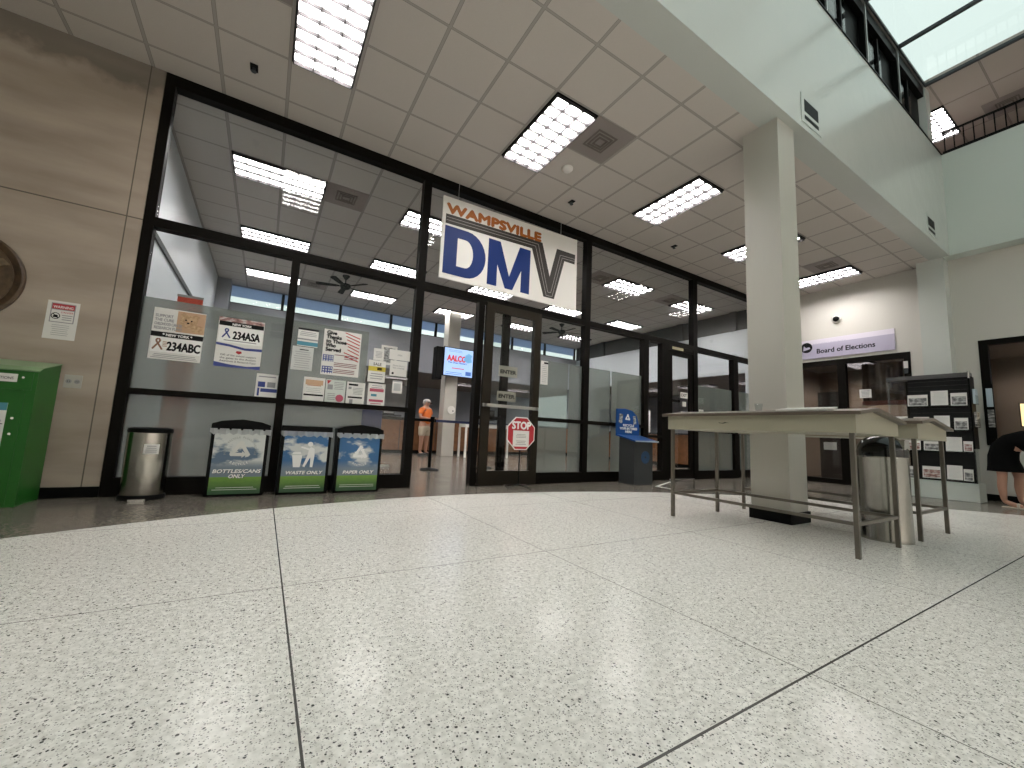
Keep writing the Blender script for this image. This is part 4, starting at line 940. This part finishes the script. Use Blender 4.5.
# dome-topped trash can between the tables
c2 = thing('dome_trash_can', 'tall stainless trash can with black dome top between the two tables', 'trash can', (4.735, 1.42, 0))
MB().revolve([(0.176, 0), (0.177, 0.015), (0.174, 0.03), (0.174, 0.70), (0.177, 0.71), (0.174, 0.72)], 48).build('body', m_steel, c2, True)
MB().revolve([(0.179, 0.715), (0.181, 0.76), (0.17, 0.80), (0.145, 0.85), (0.10, 0.88), (0.05, 0.893), (0.001, 0.896)], 48).build('dome', m_gloss, c2, True)
MB().prism([(-0.07, 0.78), (0.07, 0.78), (0.055, 0.86), (-0.055, 0.86)], -0.172, -0.12).build('flap', m_chrome, c2)

# ------------------------------------------------------------------ right wall: sign, camera, elections room
sb = thing('elections_sign', 'lavender Board of Elections sign over the right-hand doors', 'sign', (XR, 4.75, 2.80), R(-90))
MB().box(0, -0.03, 0, 1.84, 0, 0.33).build('panel', m_lav, sb); MB().box(0, -0.03, 0.33, 1.84, 0, 0.44).build('top_strip', M('pale_lavender', (0.68, 0.64, 0.72), .5), sb)
text('Board of Elections', 1.0, 0.11, 0.15, m_ink, sb, y=-0.031, width=1.05, bold=0.025); text('MADISON COUNTY', 0.72, 0.30, 0.07, m_lav, sb, y=-0.032, width=0.62)
MB().cyl((0.27, -0.034, 0.27), (0.27, -0.03, 0.27), 0.12, n=32).build('emblem', m_ink, sb); MB().prism([(0.20, 0.20), (0.35, 0.24), (0.33, 0.28), (0.26, 0.27), (0.22, 0.32)], -0.037, -0.0345).build('emblem_mark', m_lav, sb)
dc = thing('dome_camera', 'small dome security camera on the wall above the elections sign', 'security camera', (XR, 3.87, 3.64))
MB().revolve([(0.085, 0), (0.085, 0.03), (0.07, 0.05)], 28).build('housing', m_sign, dc, True); MB().sph((0, 0, 0.045), 0.062).build('dome', m_black, dc, True)
for ch in dc.children: ch.rotation_euler = (0, R(-90), 0)
rd = thing('inner_door', 'dark wooden inner door with a notice, seen under the near table', 'door', (11.6, 4.62, 0), R(-90))
MB().box(0, -0.04, 0, 0.48, 0, 2.1).build('door_leaf', m_dkwood, rd)
MB().box(0.08, -0.045, 0.72, 0.34, -0.04, 0.9).build('notice_sheet', m_paper, rd); MB().cyl((0.44, -0.08, 1.0), (0.44, -0.04, 1.0), 0.02).build('handle', m_alu, rd)
cu2 = thing('curtain', 'dark brown hanging curtain inside the elections room', 'curtain', (11.6, 3.75, 0.1), R(-90))
mb = MB(); n = 40
for i in range(n):
    xa, xb = 1.1*i/n, 1.1*(i+1)/n
    v = [mb.bm.verts.new(p) for p in ((xa, 0.03*math.sin(i*0.9), 1.75), (xb, 0.03*math.sin((i+1)*0.9), 1.75), (xb, 0.03*math.sin((i+1)*0.9), 2.6), (xa, 0.03*math.sin(i*0.9), 2.6))]; mb.bm.faces.new(v)
mb.build('pleats', m_curtain, cu2, True); MB().box(0, -.05, 1.66, 1.1, .05, 1.75).build('hem_rail', M('red_brown_trim', (0.2, 0.06, 0.04), .6), cu2)
nb = thing('notice', 'small white notice taped inside the elections glass', 'notice', (XR+0.038, 3.55, 1.85), R(-90)); MB().box(0, -0.001, 0, 0.2, 0, 0.18).build('sheet', m_paper, nb); lines(0.02, 0.18, 0.02, 0.16, 5, m_inkg, nb)
dsw = thing('door_closer', 'small pale sensor box on the right jamb of the elections doors', 'sensor', (XR-0.01, 2.80, 2.30), R(-90)); MB().box(0, -0.03, 0.1, 0.06, 0, 0.24).build('housing', m_sign, dsw); MB().box(0, -0.03, 0, 0.06, 0, 0.1).build('lower_box', m_dkgrey, dsw)
# things behind the right window
mt_ = thing('monitor', 'glowing warm monitor behind the window at the right edge', 'monitor', (10.95, 1.44, 1.25), R(-90))
MB().box(0, 0.03, 0.02, 0.55, 0.06, 0.43).box(0.22, 0.04, -0.2, 0.33, 0.06, 0.02).box(0.15, -0.02, -0.22, 0.40, 0.12, -0.2).build('housing', m_black, mt_); MB().box(0.015, 0.026, 0.035, 0.535, 0.03, 0.415).build('screen', m_monitor, mt_)
lines(0.05, 0.5, 0.08, 0.2, 2, m_tan, mt_, y=0.0255)
ds = thing('counter_shelf', 'dark counter inside the window at the right edge', 'counter', (10.92, 1.78, 0), R(-90)); MB().box(0, 0, 0.97, 1.55, 0.5, 1.03).build('top', m_dkwood, ds); MB().box(0, 0.05, 0, 1.55, 0.45, 0.97).build('base', m_brown, ds)
dv = thing('window_divider', 'brown upright cabinet just inside the right window', 'cabinet', (12.2, 1.45, 0), R(-90)); MB().box(0, 0, 0, 0.75, 0.5, 2.45).build('body', M('cabinet_brown', (0.11, 0.075, 0.05), .6), dv); MB().box(0.02, -0.02, 0.1, 0.36, 0, 2.4).build('door', M('cabinet_door_brown', (0.14, 0.095, 0.065), .6), dv)
wr_ = thing('brochure_rack', 'narrow rack of leaflets hanging inside the right window jamb', 'brochure rack', (XR-0.03, 1.76, 1.30), R(-90))
MB().box(0, -0.02, -0.25, 0.09, 0.01, 0.70).build('back', m_black, wr_); MB().box(0.01, -0.05, 0.30, 0.08, -0.02, 0.62).build('leaflet', M('pale_blue_paper', (0.45, 0.55, 0.62), .5), wr_); MB().box(0.01, -0.05, -0.05, 0.08, -0.02, 0.25).build('leaflet', m_photo, wr_)

# brochure display
bd = thing('brochure_display', 'tall black slatwall brochure display on a white base', 'display stand', (9.90, 2.86, 0), R(-90))   # local x = 2.86 - Y, local y = X-9.9
MB().box(0, 0, 0, 1.08, 0.42, 0.30, bev=0.004).build('base', m_bluewhite, bd)
mb = MB().box(0.31, 0.03, 0.30, 1.06, 0.07, 2.06)
k = 0
z = 0.36
while z < 2.0: mb.box(0.31, 0.018, z, 1.055, 0.03, z+0.055); z += 0.078
mb.build('slatwall', M('slatwall_black', (0.007, 0.007, 0.007), 0.4, spec=.25), bd)
MB().box(0.02, -0.005, 2.05, 1.07, 0.20, 2.12).build('header', M('dark_grey_metal', (0.10, 0.10, 0.10), .35, .4), bd)
MB().box(1.055, 0.0, 0.86, 1.075, 0.26, 2.06).build('side_panel', m_black, bd)
MB().box(1.06, 0.0, 0.31, 1.07, 0.2, 0.86).build('acrylic_side', m_acryl, bd)
MB().box(0.02, 0.0, 0.9, 0.03, 0.10, 2.05).box(0.03, 0.03, 0.9, 0.31, 0.036, 2.05).build('acrylic_wing', m_acryl, bd)
for zz in (1.545, 1.14, 0.785, 0.315):
    MB().box(0.20 if zz < 1 else 0.31, -0.055, zz, 1.06, 0.02, zz+0.006).box(0.20 if zz < 1 else 0.31, -0.057, zz, 1.06, -0.053, zz+0.035).build('acrylic_shelf', m_acryl, bd)
MB().cyl((1.065, -0.008, 2.02), (1.065, -0.008, 2.14), 0.014).build('corner_post', m_chrome, bd)
cards = [(2.56, 2.30, 1.57, 1.77, 0), (2.26, 2.05, 1.575, 1.83, 1), (2.02, 1.83, 1.565, 1.78, 0), (2.24, 2.05, 1.165, 1.40, 1), (2.0, 1.84, 1.16, 1.36, 0),
         (2.63, 2.43, 0.80, 0.97, 2), (2.39, 2.19, 0.80, 0.96, 0), (2.12, 1.93, 0.80, 1.04, 1), (1.915, 1.81, 0.805, 0.975, 2), (2.65, 2.49, 0.33, 0.51, 0),
         (2.43, 2.20, 0.33, 0.53, 2), (2.13, 1.95, 0.335, 0.57, 1), (1.94, 1.83, 0.33, 0.52, 0), (2.50, 2.30, 1.165, 1.38, 0)]
names = ['landscape print, left on the top shelf', 'text sheet, middle of the top shelf', 'landscape print, right on the top shelf', 'text sheet, left of the print on the second shelf',
         'landscape print, right end of the second shelf', 'reddish print, left end of the third shelf', 'landscape print, second on the third shelf', 'tall text sheet on the third shelf', 'narrow reddish print, right end of the third shelf',
         'landscape print, left end of the bottom shelf', 'reddish landscape print on the bottom shelf', 'tall text sheet on the bottom shelf', 'narrow print, right end of the bottom shelf', 'landscape print behind the table peak, second shelf']
for (ya, yb, z0, z1, kd), lb in zip(cards, names):
    c = thing('brochure', lb+' of the brochure display', 'brochure', (9.885, ya, z0+0.004), R(-90), 'brochures on the slatwall display'); c.rotation_euler = Euler((R(-6), 0, R(-90)), 'XYZ')
    ww = ya-yb; hh = z1-z0
    MB().box(0, -0.003, 0, ww, 0, hh).build('card', m_paper, c)
    if kd != 1: MB().box(0.012, -0.0036, 0.012, ww-0.012, -0.003, hh*0.72).build('printed_picture', m_photo if kd == 0 else m_photored, c)
    else: lines(0.02, ww-0.02, 0.03, hh-0.02, 9, M('faint_grey_ink', (0.5, 0.5, 0.5), .6), c, y=-0.0032, th=.2)
for zz, mt2, lb in ((1.60, M('pale_blue_paper', (0.45, 0.55, 0.62), .5), 'pale blue leaflets in the upper side pocket of the display'), (1.22, m_photo, 'grey leaflets in the lower side pocket of the display')):
    c = thing('leaflet_bundle', lb, 'leaflets', (9.93, 1.775, zz), 0, 'leaflets in the side pockets'); MB().box(0, -0.03, 0, 0.18, -0.002, 0.24).build('leaflets', mt2, c)
    MB().box(-0.005, -0.034, -0.01, 0.185, -0.030, 0.14).box(-.005, -.034, -.014, .185, 0, -.008).build('pocket', m_acryl, c)

# beam vents
for i, (x, lb) in enumerate(((5.13, 'white vent panel with two black openings on the beam, nearer, above the column'), (9.47, 'small black-slotted vent panel on the beam, farther, near the corner'))):
    t = thing('beam_vent', lb, 'wall vent', (x, YB, 4.46), 0, 'vent panels on the atrium beam')
    MB().box(-0.24, -0.008, 0, 0.24, 0, 0.36).build('plate', m_wallw, t)
    MB().box(-0.17, -0.011, 0.15, 0.17, -0.008, 0.30).build('upper_opening', m_black, t); MB().box(-0.17, -0.011, 0.055, 0.17, -0.008, 0.10).build('lower_opening', m_black, t)

# ------------------------------------------------------------------ inside the office
struct('column', MB().box(4.52, 11.35, 0, 4.90, 11.73, H), m_column)
sc_ = thing('service_counter', 'long brown service counter at the far end of the office', 'counter', (2.4, 12.35, 0))
MB().box(0, 0.04, 0.10, 8.1, 0.62, 1.02).build('front', m_wood, sc_); MB().box(0, 0.08, 0, 8.1, 0.62, 0.10).build('kick_plate', m_black, sc_); MB().box(-0.03, 0, 1.02, 8.13, 0.64, 1.06).build('worktop', m_dkgrey, sc_)
for k in range(1, 7): MB().box(8.1*k/7-0.01, 0.032, 0.1, 8.1*k/7+0.01, 0.04, 1.02).build('panel_seam', m_dkwood, sc_)
s2_ = thing('service_counter', 'orange-brown wooden counter along the office right wall, seen past the exit door', 'counter', (10.86, 11.85, 0), R(-90))
MB().box(0, -0.45, 0.10, 5.85, 0, 0.94).build('front', m_wood, s2_); MB().box(0, -0.40, 0, 5.85, 0, 0.10).build('kick_plate', m_black, s2_); MB().box(0, -0.5, 0.94, 5.85, 0.0, 0.98).build('worktop', m_dkgrey, s2_)
tv = thing('wall_screen', 'bright blue television screen on the office column, reading AALCO', 'television', (4.33, 11.1, 2.36))
MB().box(-0.02, 0.0, -0.02, 0.98, 0.06, 0.84).build('housing', m_black, tv); MB().box(0.005, -0.003, 0.0, 0.955, 0.0, 0.82).build('screen', m_screen, tv)
MB().box(0.3, 0.06, 0.3, 0.5, 0.25, 0.5).build('bracket', m_black, tv)
text('AALCO', 0.40, 0.44, 0.24, m_scr_red, tv, y=-0.004, bold=0.05, width=0.60); text('The Glass Masters', 0.42, 0.37, 0.07, m_scr_blue, tv, y=-0.004, width=0.6, bold=.04)
lines(0.25, 0.65, 0.19, 0.26, 1, m_scr_red, tv, y=-0.0045); lines(0.05, 0.6, 0.02, 0.12, 2, m_scr_blue, tv, y=-0.0045, th=.3); lines(0.08, 0.6, 0.70, 0.78, 2, m_scr_blue, tv, y=-0.0045, th=.2)
MB().prism([(0.62, 0.50), (0.75, 0.42), (0.9, 0.46), (0.86, 0.58), (0.9, 0.66), (0.78, 0.72), (0.68, 0.66)], -0.006, -0.0045).build('picture', M('tv_pale_blue', (.1, .2, .3), .3, emit=(0.12, 0.30, 0.52), es=0.8), tv)
MB().box(0.70, -0.006, 0.04, 0.88, -0.0045, 0.16).build('picture_block', m_scr_blue, tv)
sp2 = thing('loudspeaker', 'tall black box hanging left of the blue screen', 'loudspeaker', (4.10, 11.12, 2.22))
MB().box(0, 0, 0, 0.20, 0.3, 0.96, bev=.01).build('cabinet', m_black, sp2); MB().box(0.02, -0.006, 0.03, 0.18, 0, 0.93).build('grille', m_blackm, sp2); MB().box(0.2, 0.23, 0.4, 0.42, 0.27, 0.5).build('bracket', m_black, sp2)
pl = thing('wall_phone', 'round white dial plate on the office column', 'wall plate', (4.75, 11.35, 1.36)); MB().cyl((0, 0, 0), (0, -0.03, 0), 0.12, n=28).build('plate', m_sign, pl); MB().cyl((0.05, -0.03, -0.03), (0.05, -0.035, -0.03), 0.02).build('button', m_ink, pl)

def stanchion(loc, label):
    t = thing('belt_stanchion', label, 'stanchion', loc, 0, 'belt stanchions in the office')
    MB().revolve([(0.175, 0), (0.175, 0.015), (0.14, 0.03), (0.04, 0.045), (0.001, 0.046)], 32).build('base', m_black, t, True)
    MB().cyl((0, 0, 0.04), (0, 0, 0.95), 0.032).build('post', m_black, t); MB().cyl((0, 0, 0.90), (0, 0, 1.0), 0.042).build('belt_head', m_black, t); return t
stanchion((2.76, 7.47, 0), 'black belt stanchion in the open entrance')
stanchion((1.50, 7.20, 0), 'black belt stanchion just left of the entrance, behind the mullion')
stanchion((4.05, 7.75, 0), 'black belt stanchion hidden behind the entrance door leaf')
for a, b, lb in (((2.76, 7.47), (1.50, 7.20), 'black barrier belt running left from the entrance stanchion'), ((2.76, 7.47), (4.05, 7.75), 'dark purple barrier belt running right from the entrance stanchion')):
    d = Vector((b[0]-a[0], b[1]-a[1], 0)); L_ = d.length
    t = thing('barrier_belt', lb, 'barrier belt', (a[0], a[1], 0.93), math.atan2(d.y, d.x)); MB().box(0.045, -0.002, -0.025, L_-0.045, 0.002, 0.025).build('webbing', m_navycloth if b[0] > 3 else m_black, t)
    MB().box(0.042, -0.012, -0.03, 0.07, 0.012, 0.03).build('clip', m_black, t)

def leg_table(name, label, x, y, w_, d_, h_, mt, top, rz=0, ap=0.12):
    t = thing(name, label, 'table', (x, y, 0), rz)
    MB().box(0, 0, h_-0.03, w_, d_, h_).build('tabletop', top, t); MB().box(0.03, 0.03, h_-0.03-ap, w_-0.03, d_-0.03, h_-0.03).build('apron', mt, t)
    for px_ in (0.05, w_-0.05):
        for py_ in (0.05, d_-0.05): MB().box(px_-0.025, py_-0.025, 0, px_+0.025, py_+0.025, h_-0.03-ap).build('leg', mt, t)
    return t
leg_table('counter_table', 'white-legged counter table right of the office column', 4.98, 10.75, 1.5, 0.55, 1.02, m_sign, m_navycloth)
mo = thing('desk_monitor', 'black monitor on the white-legged counter table', 'monitor', (5.55, 10.95, 1.02)); MB().box(0, 0.02, 0.08, 0.48, 0.05, 0.40).build('screen_housing', m_black, mo); MB().box(0.2, 0.0, 0, 0.28, 0.16, 0.012).box(0.22, 0.05, 0, 0.26, 0.08, 0.2).build('stand', m_black, mo)
dh = thing('leaflet_holder', 'white upright leaflet holder on the counter table beside the monitor', 'leaflet holder', (5.32, 10.95, 1.02)); MB().box(0, 0, 0, 0.16, 0.10, 0.02).box(0, 0.06, 0, 0.16, 0.08, 0.32).box(0, 0.0, 0, 0.16, 0.015, 0.1).build('holder', m_sign, dh); MB().box(0.01, 0.03, 0.02, 0.15, 0.055, 0.27).build('leaflets', m_paper, dh)
dk = thing('pedestal_table', 'small pedestal table behind the clear glass left of the entrance', 'table', (1.85, 8.1, 0))
MB().box(-0.40, -0.3, 0.98, 0.40, 0.3, 1.01).build('tabletop', m_dkgrey, dk); MB().cyl((0, 0, 0.04), (0, 0, 0.98), 0.02).build('pole', m_alu, dk); MB().box(-0.32, -0.03, 0, 0.32, 0.03, 0.04).box(-0.03, -0.28, 0, 0.03, 0.28, 0.04).build('foot', m_alu, dk)
for i, (dx, w2, h2, mt2, lb) in enumerate(((-0.30, 0.12, 0.10, m_black, 'small black box at the left end of the pedestal table'), (-0.12, 0.14, 0.13, m_sign, 'white card holder in the middle of the pedestal table'), (0.10, 0.22, 0.08, m_black, 'low dark tray at the right end of the pedestal table'))):
    q = thing('desk_item', lb, 'desk item', (1.85+dx, 8.0, 1.01)); MB().box(0, 0, 0, w2, 0.15, h2, bev=.008).build('body', mt2, q); MB().box(0.01, -0.002, h2*0.3, w2-0.01, 0, h2*0.8).build('front_label', m_inkg, q)
ch = thing('office_chair', 'dark blue chair behind the glass, above the PAPER ONLY bin', 'chair', (1.36, 6.45, 0), R(15))
MB().box(-0.22, -0.02, 0.62, 0.22, 0.03, 1.08, bev=.015).build('backrest', m_navycloth, ch); MB().box(-0.23, 0.0, 0.44, 0.23, 0.45, 0.50, bev=.015).build('seat', m_navycloth, ch)
for a, b in ((-0.2, 0.0), (0.2, 0.0), (-0.2, 0.42), (0.2, 0.42)): MB().cyl((a, b, 0), (a, b, 0.62 if b == 0 else 0.44), 0.013, n=10).build('leg', m_black, ch)
rb = thing('roll_up_banner', 'tall red banner standing behind the frosted left bay', 'banner', (-0.95, 6.5, 0))
MB().box(-0.135, 0, 0.08, 0.125, 0.004, 2.30).build('banner_sheet', m_redban, rb); MB().box(-0.15, -0.06, 0, 0.14, 0.07, 0.08).build('base', m_alu, rb); MB().box(-0.14, -0.008, 2.29, 0.13, 0.01, 2.32).build('top_rail', m_alu, rb)
wp = thing('partition_panel', 'pale upright panel standing behind the frosted bay right of the kiosk', 'partition', (6.72, 6.5, 0))
MB().box(0, 0, 0.05, 0.72, 0.04, 2.15).build('panel', m_sign, wp); MB().box(-0.02, -0.15, 0, 0.04, 0.19, 0.05).build('foot', m_alu, wp); MB().box(0.68, -0.15, 0, 0.74, 0.19, 0.05).build('foot', m_alu, wp)
pf = thing('picture_frame', 'white-framed picture on the office far wall, beside the entrance mullion', 'picture frame', (2.95, YO, 2.72)); MB().box(0, -0.02, 0, 0.5, 0, 0.62).build('frame', m_sign, pf); MB().box(0.07, -0.024, 0.07, 0.43, -0.02, 0.55).build('picture', m_photo, pf)
ax = thing('wall_cabinet', 'pale cabinet inside the side office seen through the narrow sidelight', 'cabinet', (12.2, 11.0, 0)); MB().box(0, 0, 0, 0.9, 0.5, 1.9).build('body', m_sign, ax); MB().box(0.02, -0.015, 0.03, 0.44, 0, 1.87).build('door', m_sign, ax); MB().box(0.46, -0.015, 0.03, 0.88, 0, 1.87).build('door', m_sign, ax)

# ------------------------------------------------------------------ people
def hand_chain(V, E, wi, hp, d, side, s_=1.0):
    """palm + five fingers growing from wrist index wi; hp palm centre, d pointing dir, side = lateral dir to the thumb"""
    d = Vector(d).normalized(); side = Vector(side).normalized(); hp = Vector(hp)
    V.append((*hp, 0.034*s_, 0.018*s_)); pi_ = len(V)-1; E.append((wi, pi_))
    down = d.cross(side).normalized()
    for k, (o_, ln) in enumerate(((0.026, 0.070), (0.009, 0.078), (-0.009, 0.072), (-0.026, 0.058))):
        a = hp+d*0.045+side*o_; b = a+d*ln*0.5+down*0.008; c = b+d*ln*0.35+down*0.022
        for q, r_ in ((a, 0.0095), (b, 0.0085), (c, 0.007)): V.append((*q, r_*s_, r_*s_))
        n = len(V); E.append((pi_, n-3)); E.append((n-3, n-2)); E.append((n-2, n-1))
    a = hp+side*0.038+d*0.005; b = a+side*0.022+d*0.03; c = b+d*0.025+down*0.006
    for q, r_ in ((a, 0.011), (b, 0.0095), (c, 0.008)): V.append((*q, r_, r_))
    n = len(V); E.append((pi_, n-3)); E.append((n-3, n-2)); E.append((n-2, n-1))
def face(par, hc, fwd_rz, tilt, s_=1.0, glasses=False, beard=False):
    """eyes, nose, mouth, ears placed on a head centred at hc looking to local -Y turned by fwd_rz"""
    rot = Euler((tilt, 0, fwd_rz)).to_matrix(); hc = Vector(hc)
    def P(x, y, z): return hc+rot@Vector((x, y, z))
    mb = MB(); 
    for sx_ in (-1, 1): mb.sph(P(0.030*sx_, -0.083, 0.010), 0.011, (1, .6, .8), 10, 8)
    mb.build('eyes', m_ink, par, True)
    MB().prism([(-0.024, -0.052), (0.024, -0.052), (0.02, -0.060), (-0.02, -0.060)], -0.094, -0.08).build('mouth', m_pink, par).matrix_local = Matrix.Translation(hc) @ rot.to_4x4()
    MB().prism([(-0.113, -0.022), (-0.092, -0.028), (-0.088, 0.02)], -0.011, 0.011, 'YZ').build('nose', m_skin, par).matrix_local = Matrix.Translation(hc) @ rot.to_4x4()
    mb = MB()
    for sx_ in (-1, 1): mb.sph(P(0.078*sx_, 0.0, -0.005), 0.028, (0.35, 0.7, 1), 10, 8)
    mb.build('ears', m_skin, par, True)
    if glasses:
        mb = MB()
        for sx_ in (-1, 1): mb.ring((0.032*sx_, 0.010), 0.025, 0.019, -0.103, -0.099, 14).box(0.078*sx_-0.002, -0.1, 0.012, 0.078*sx_+0.002, 0.01, 0.018)
        mb.box(-0.008, -0.103, 0.010, 0.008, -0.099, 0.015).build('glasses', m_ink, par).matrix_local = Matrix.Translation(hc) @ rot.to_4x4()

p1 = thing('person', 'person in orange T-shirt, khaki shorts and glasses standing inside the office', 'person', (4.05, 11.55, 0), R(38)); p1.scale = (1.2, 1.15, 0.96)
V = [(0, 0.02, 0.92, .13, .11), (0, 0, 1.10, .14, .115), (0, 0.0, 1.28, .155, .115), (0, 0.01, 1.42, .09, .07), (0, 0.0, 1.50, .052, .052), (0, -0.025, 1.585, .078, .09), (0, -0.02, 1.655, .062, .075)]
E_ = [(0, 1), (1, 2), (2, 3), (3, 4), (4, 5), (5, 6)]
for s_ in (-1, 1):
    b = len(V); V += [(0.17*s_, 0.01, 1.40, .055, .055), (0.24*s_, 0.0, 1.14, .042, .042), (0.13*s_, -0.24, 1.10, .028, .026)]; E_ += [(3, b), (b, b+1), (b+1, b+2)]
    hand_chain(V, E_, b+2, (0.075*s_, -0.30, 1.09), (-0.6*s_, -0.8, -0.05), (0, 0.1, 1))
    b = len(V); V += [(0.095*s_, 0.02, 0.84, .085, .085), (0.115*s_, 0.0, 0.48, .055, .055), (0.12*s_, 0.02, 0.10, .036, .036), (0.13*s_, -0.10, 0.04, .038, .028), (0.135*s_, -0.17, 0.035, .030, .02)]; E_ += [(0, b), (b, b+1), (b+1, b+2), (b+2, b+3), (b+3, b+4)]
skin_body('body', V, E_, m_skin, p1)
V = [(0, 0.01, 0.90, .165, .14), (0, 0, 1.08, .165, .14), (0, 0.0, 1.28, .175, .135), (0, 0.01, 1.41, .10, .08), (0, 0.01, 1.45, .07, .065)]; E_ = [(0, 1), (1, 2), (2, 3), (3, 4)]
for s_ in (-1, 1):
    b = len(V); V += [(0.17*s_, 0.01, 1.39, .075, .07), (0.225*s_, 0.0, 1.22, .068, .066)]; E_ += [(3, b), (b, b+1)]
skin_body('t_shirt', V, E_, m_shirt, p1)
V = [(0, 0.02, 0.93, .15, .13), (0, 0.02, 0.86, .15, .13)]; E_ = [(0, 1)]
for s_ in (-1, 1):
    b = len(V); V += [(0.10*s_, 0.015, 0.78, .10, .10), (0.115*s_, 0.0, 0.56, .088, .088)]; E_ += [(1, b), (b, b+1)]
skin_body('shorts', V, E_, m_khaki, p1)
for s_ in (-1, 1):
    MB().sph((0.13*s_, -0.06, 0.045), 0.06, (0.85, 2.1, 0.75)).box(0.13*s_-0.05, -0.18, 0, 0.13*s_+0.05, 0.07, 0.02, bev=.006).build('shoe', m_darkshoe, p1, True)
MB().sph((0, -0.008, 1.63), 0.095, (0.92, 1.05, 0.82)).sph((0, 0.03, 1.58), 0.08, (0.95, .8, .9)).build('hair', m_greyhair, p1, True)
face(p1, (0, -0.03, 1.60), R(15), R(18), glasses=True)
cm = thing('clipboard', 'small pale card held by the person in orange', 'card', (4.33, 11.10, 1.06), R(38)); MB().box(-0.06, -0.05, 0, 0.06, 0.05, 0.008).build('card', m_paper, cm)

p2 = thing('person', 'person in a black outfit bending forward at the right edge, bare legs and sandals', 'person', (9.78, 1.385, 0), R(0)); p2.scale = (0.92, 0.92, 1.0)
V = [(0, 0.12, 0.86, .15, .14), (0, -0.05, 0.99, .145, .13), (0, -0.27, 1.04, .155, .12), (0, -0.42, 1.03, .09, .075), (0, -0.50, 1.01, .052, .052), (0, -0.60, 0.965, .08, .085), (0, -0.67, 0.93, .065, .07)]
E_ = [(0, 1), (1, 2), (2, 3), (3, 4), (4, 5), (5, 6)]
for s_ in (-1, 1):
    b = len(V); V += [(0.16*s_, -0.40, 1.0, .055, .055), (0.20*s_, -0.50, 0.76, .042, .042), (0.14*s_, -0.62, 0.58, .028, .028)]; E_ += [(3, b), (b, b+1), (b+1, b+2)]
    hand_chain(V, E_, b+2, (0.12*s_, -0.66, 0.51), (-0.1*s_, -0.4, -0.9), (-s_, 0, 0))
    yo = 0.07 if s_ < 0 else -0.08
    b = len(V); V += [(0.10*s_, 0.09+yo*0.5, 0.78, .095, .095), (0.11*s_, 0.05+yo, 0.46, .062, .062), (0.115*s_, 0.065+yo, 0.30, .060, .060), (0.115*s_, 0.05+yo, 0.09, .036, .036), (0.12*s_, -0.08+yo, 0.04, .036, .026), (0.12*s_, -0.15+yo, 0.035, .034, .018)]
    E_ += [(0, b), (b, b+1), (b+1, b+2), (b+2, b+3), (b+3, b+4), (b+4, b+5)]
skin_body('body', V, E_, m_skin, p2)
def loft(rings, n=28):
    mb = MB(); prev = None; first = None
    for (cy, cz, rx, ry, tilt) in rings:
        ca, sa = math.cos(R(tilt)), math.sin(R(tilt)); row = []
        for i in range(n):
            a = 2*math.pi*i/n; wv = 1+0.03*math.sin(5*a) if cz < 0.7 else 1
            x_, y_ = rx*wv*math.cos(a), ry*wv*math.sin(a)
            row.append(mb.bm.verts.new((x_, cy+y_*ca, cz+y_*sa)))
        if prev:
            for i in range(n): mb.bm.faces.new((prev[i], prev[(i+1) % n], row[(i+1) % n], row[i]))
        else: mb.bm.faces.new(list(reversed(row)))
        prev = row
    mb.bm.faces.new(prev); return mb
dr = loft([(0.09, 0.53, 0.215, 0.21, 0), (0.09, 0.60, 0.205, 0.20, 5), (0.11, 0.74, 0.19, 0.175, 10), (0.08, 0.88, 0.185, 0.165, 25), (0.0, 0.98, 0.175, 0.14, 50), (-0.14, 0.97, 0.175, 0.19, 78), (-0.28, 0.96, 0.19, 0.22, 90), (-0.42, 0.96, 0.16, 0.19, 95), (-0.46, 1.03, 0.08, 0.065, 100)])
dress = dr.build('dress', m_blackcloth, p2, True)
V = [(0, -0.40, 1.04, .09, .08)]; E_ = []
for s_ in (-1, 1):
    b = len(V); V += [(0.16*s_, -0.39, 1.01, .075, .07), (0.195*s_, -0.46, 0.86, .065, .06)]; E_ += [(0, b), (b, b+1)]
skin_body('sleeves', V, E_, m_blackcloth, p2)
for s_ in (-1, 1):
    yo = 0.07 if s_ < 0 else -0.08
    MB().box(0.12*s_-0.045, -0.18+yo, 0, 0.12*s_+0.045, 0.08+yo, 0.018, bev=.006).box(0.12*s_-0.05, -0.11+yo, 0.015, 0.12*s_+0.05, -0.08+yo, 0.075, bev=.004).build('sandal', M('pale_sandal', (0.45, 0.40, 0.33), .6), p2)
MB().sph((0, -0.60, 1.0), 0.10, (0.95, 1.1, 0.75)).sph((0, -0.56, 0.96), 0.09, (1.0, .9, 1)).build('hair', m_blackcloth, p2, True)
face(p2, (0, -0.64, 0.94), 0, R(60))
bs = thing('stool', 'black stool beside the bending person at the right edge', 'stool', (9.35, 0.70, 0))
MB().cyl((0, 0, 0.50), (0, 0, 0.55), 0.17, n=28).build('seat', m_black, bs)
for a in (45, 135, 225, 315): MB().cyl((0.11*math.cos(R(a)), 0.11*math.sin(R(a)), 0.50), (0.17*math.cos(R(a)), 0.17*math.sin(R(a)), 0), 0.011, n=8).build('leg', m_black, bs)
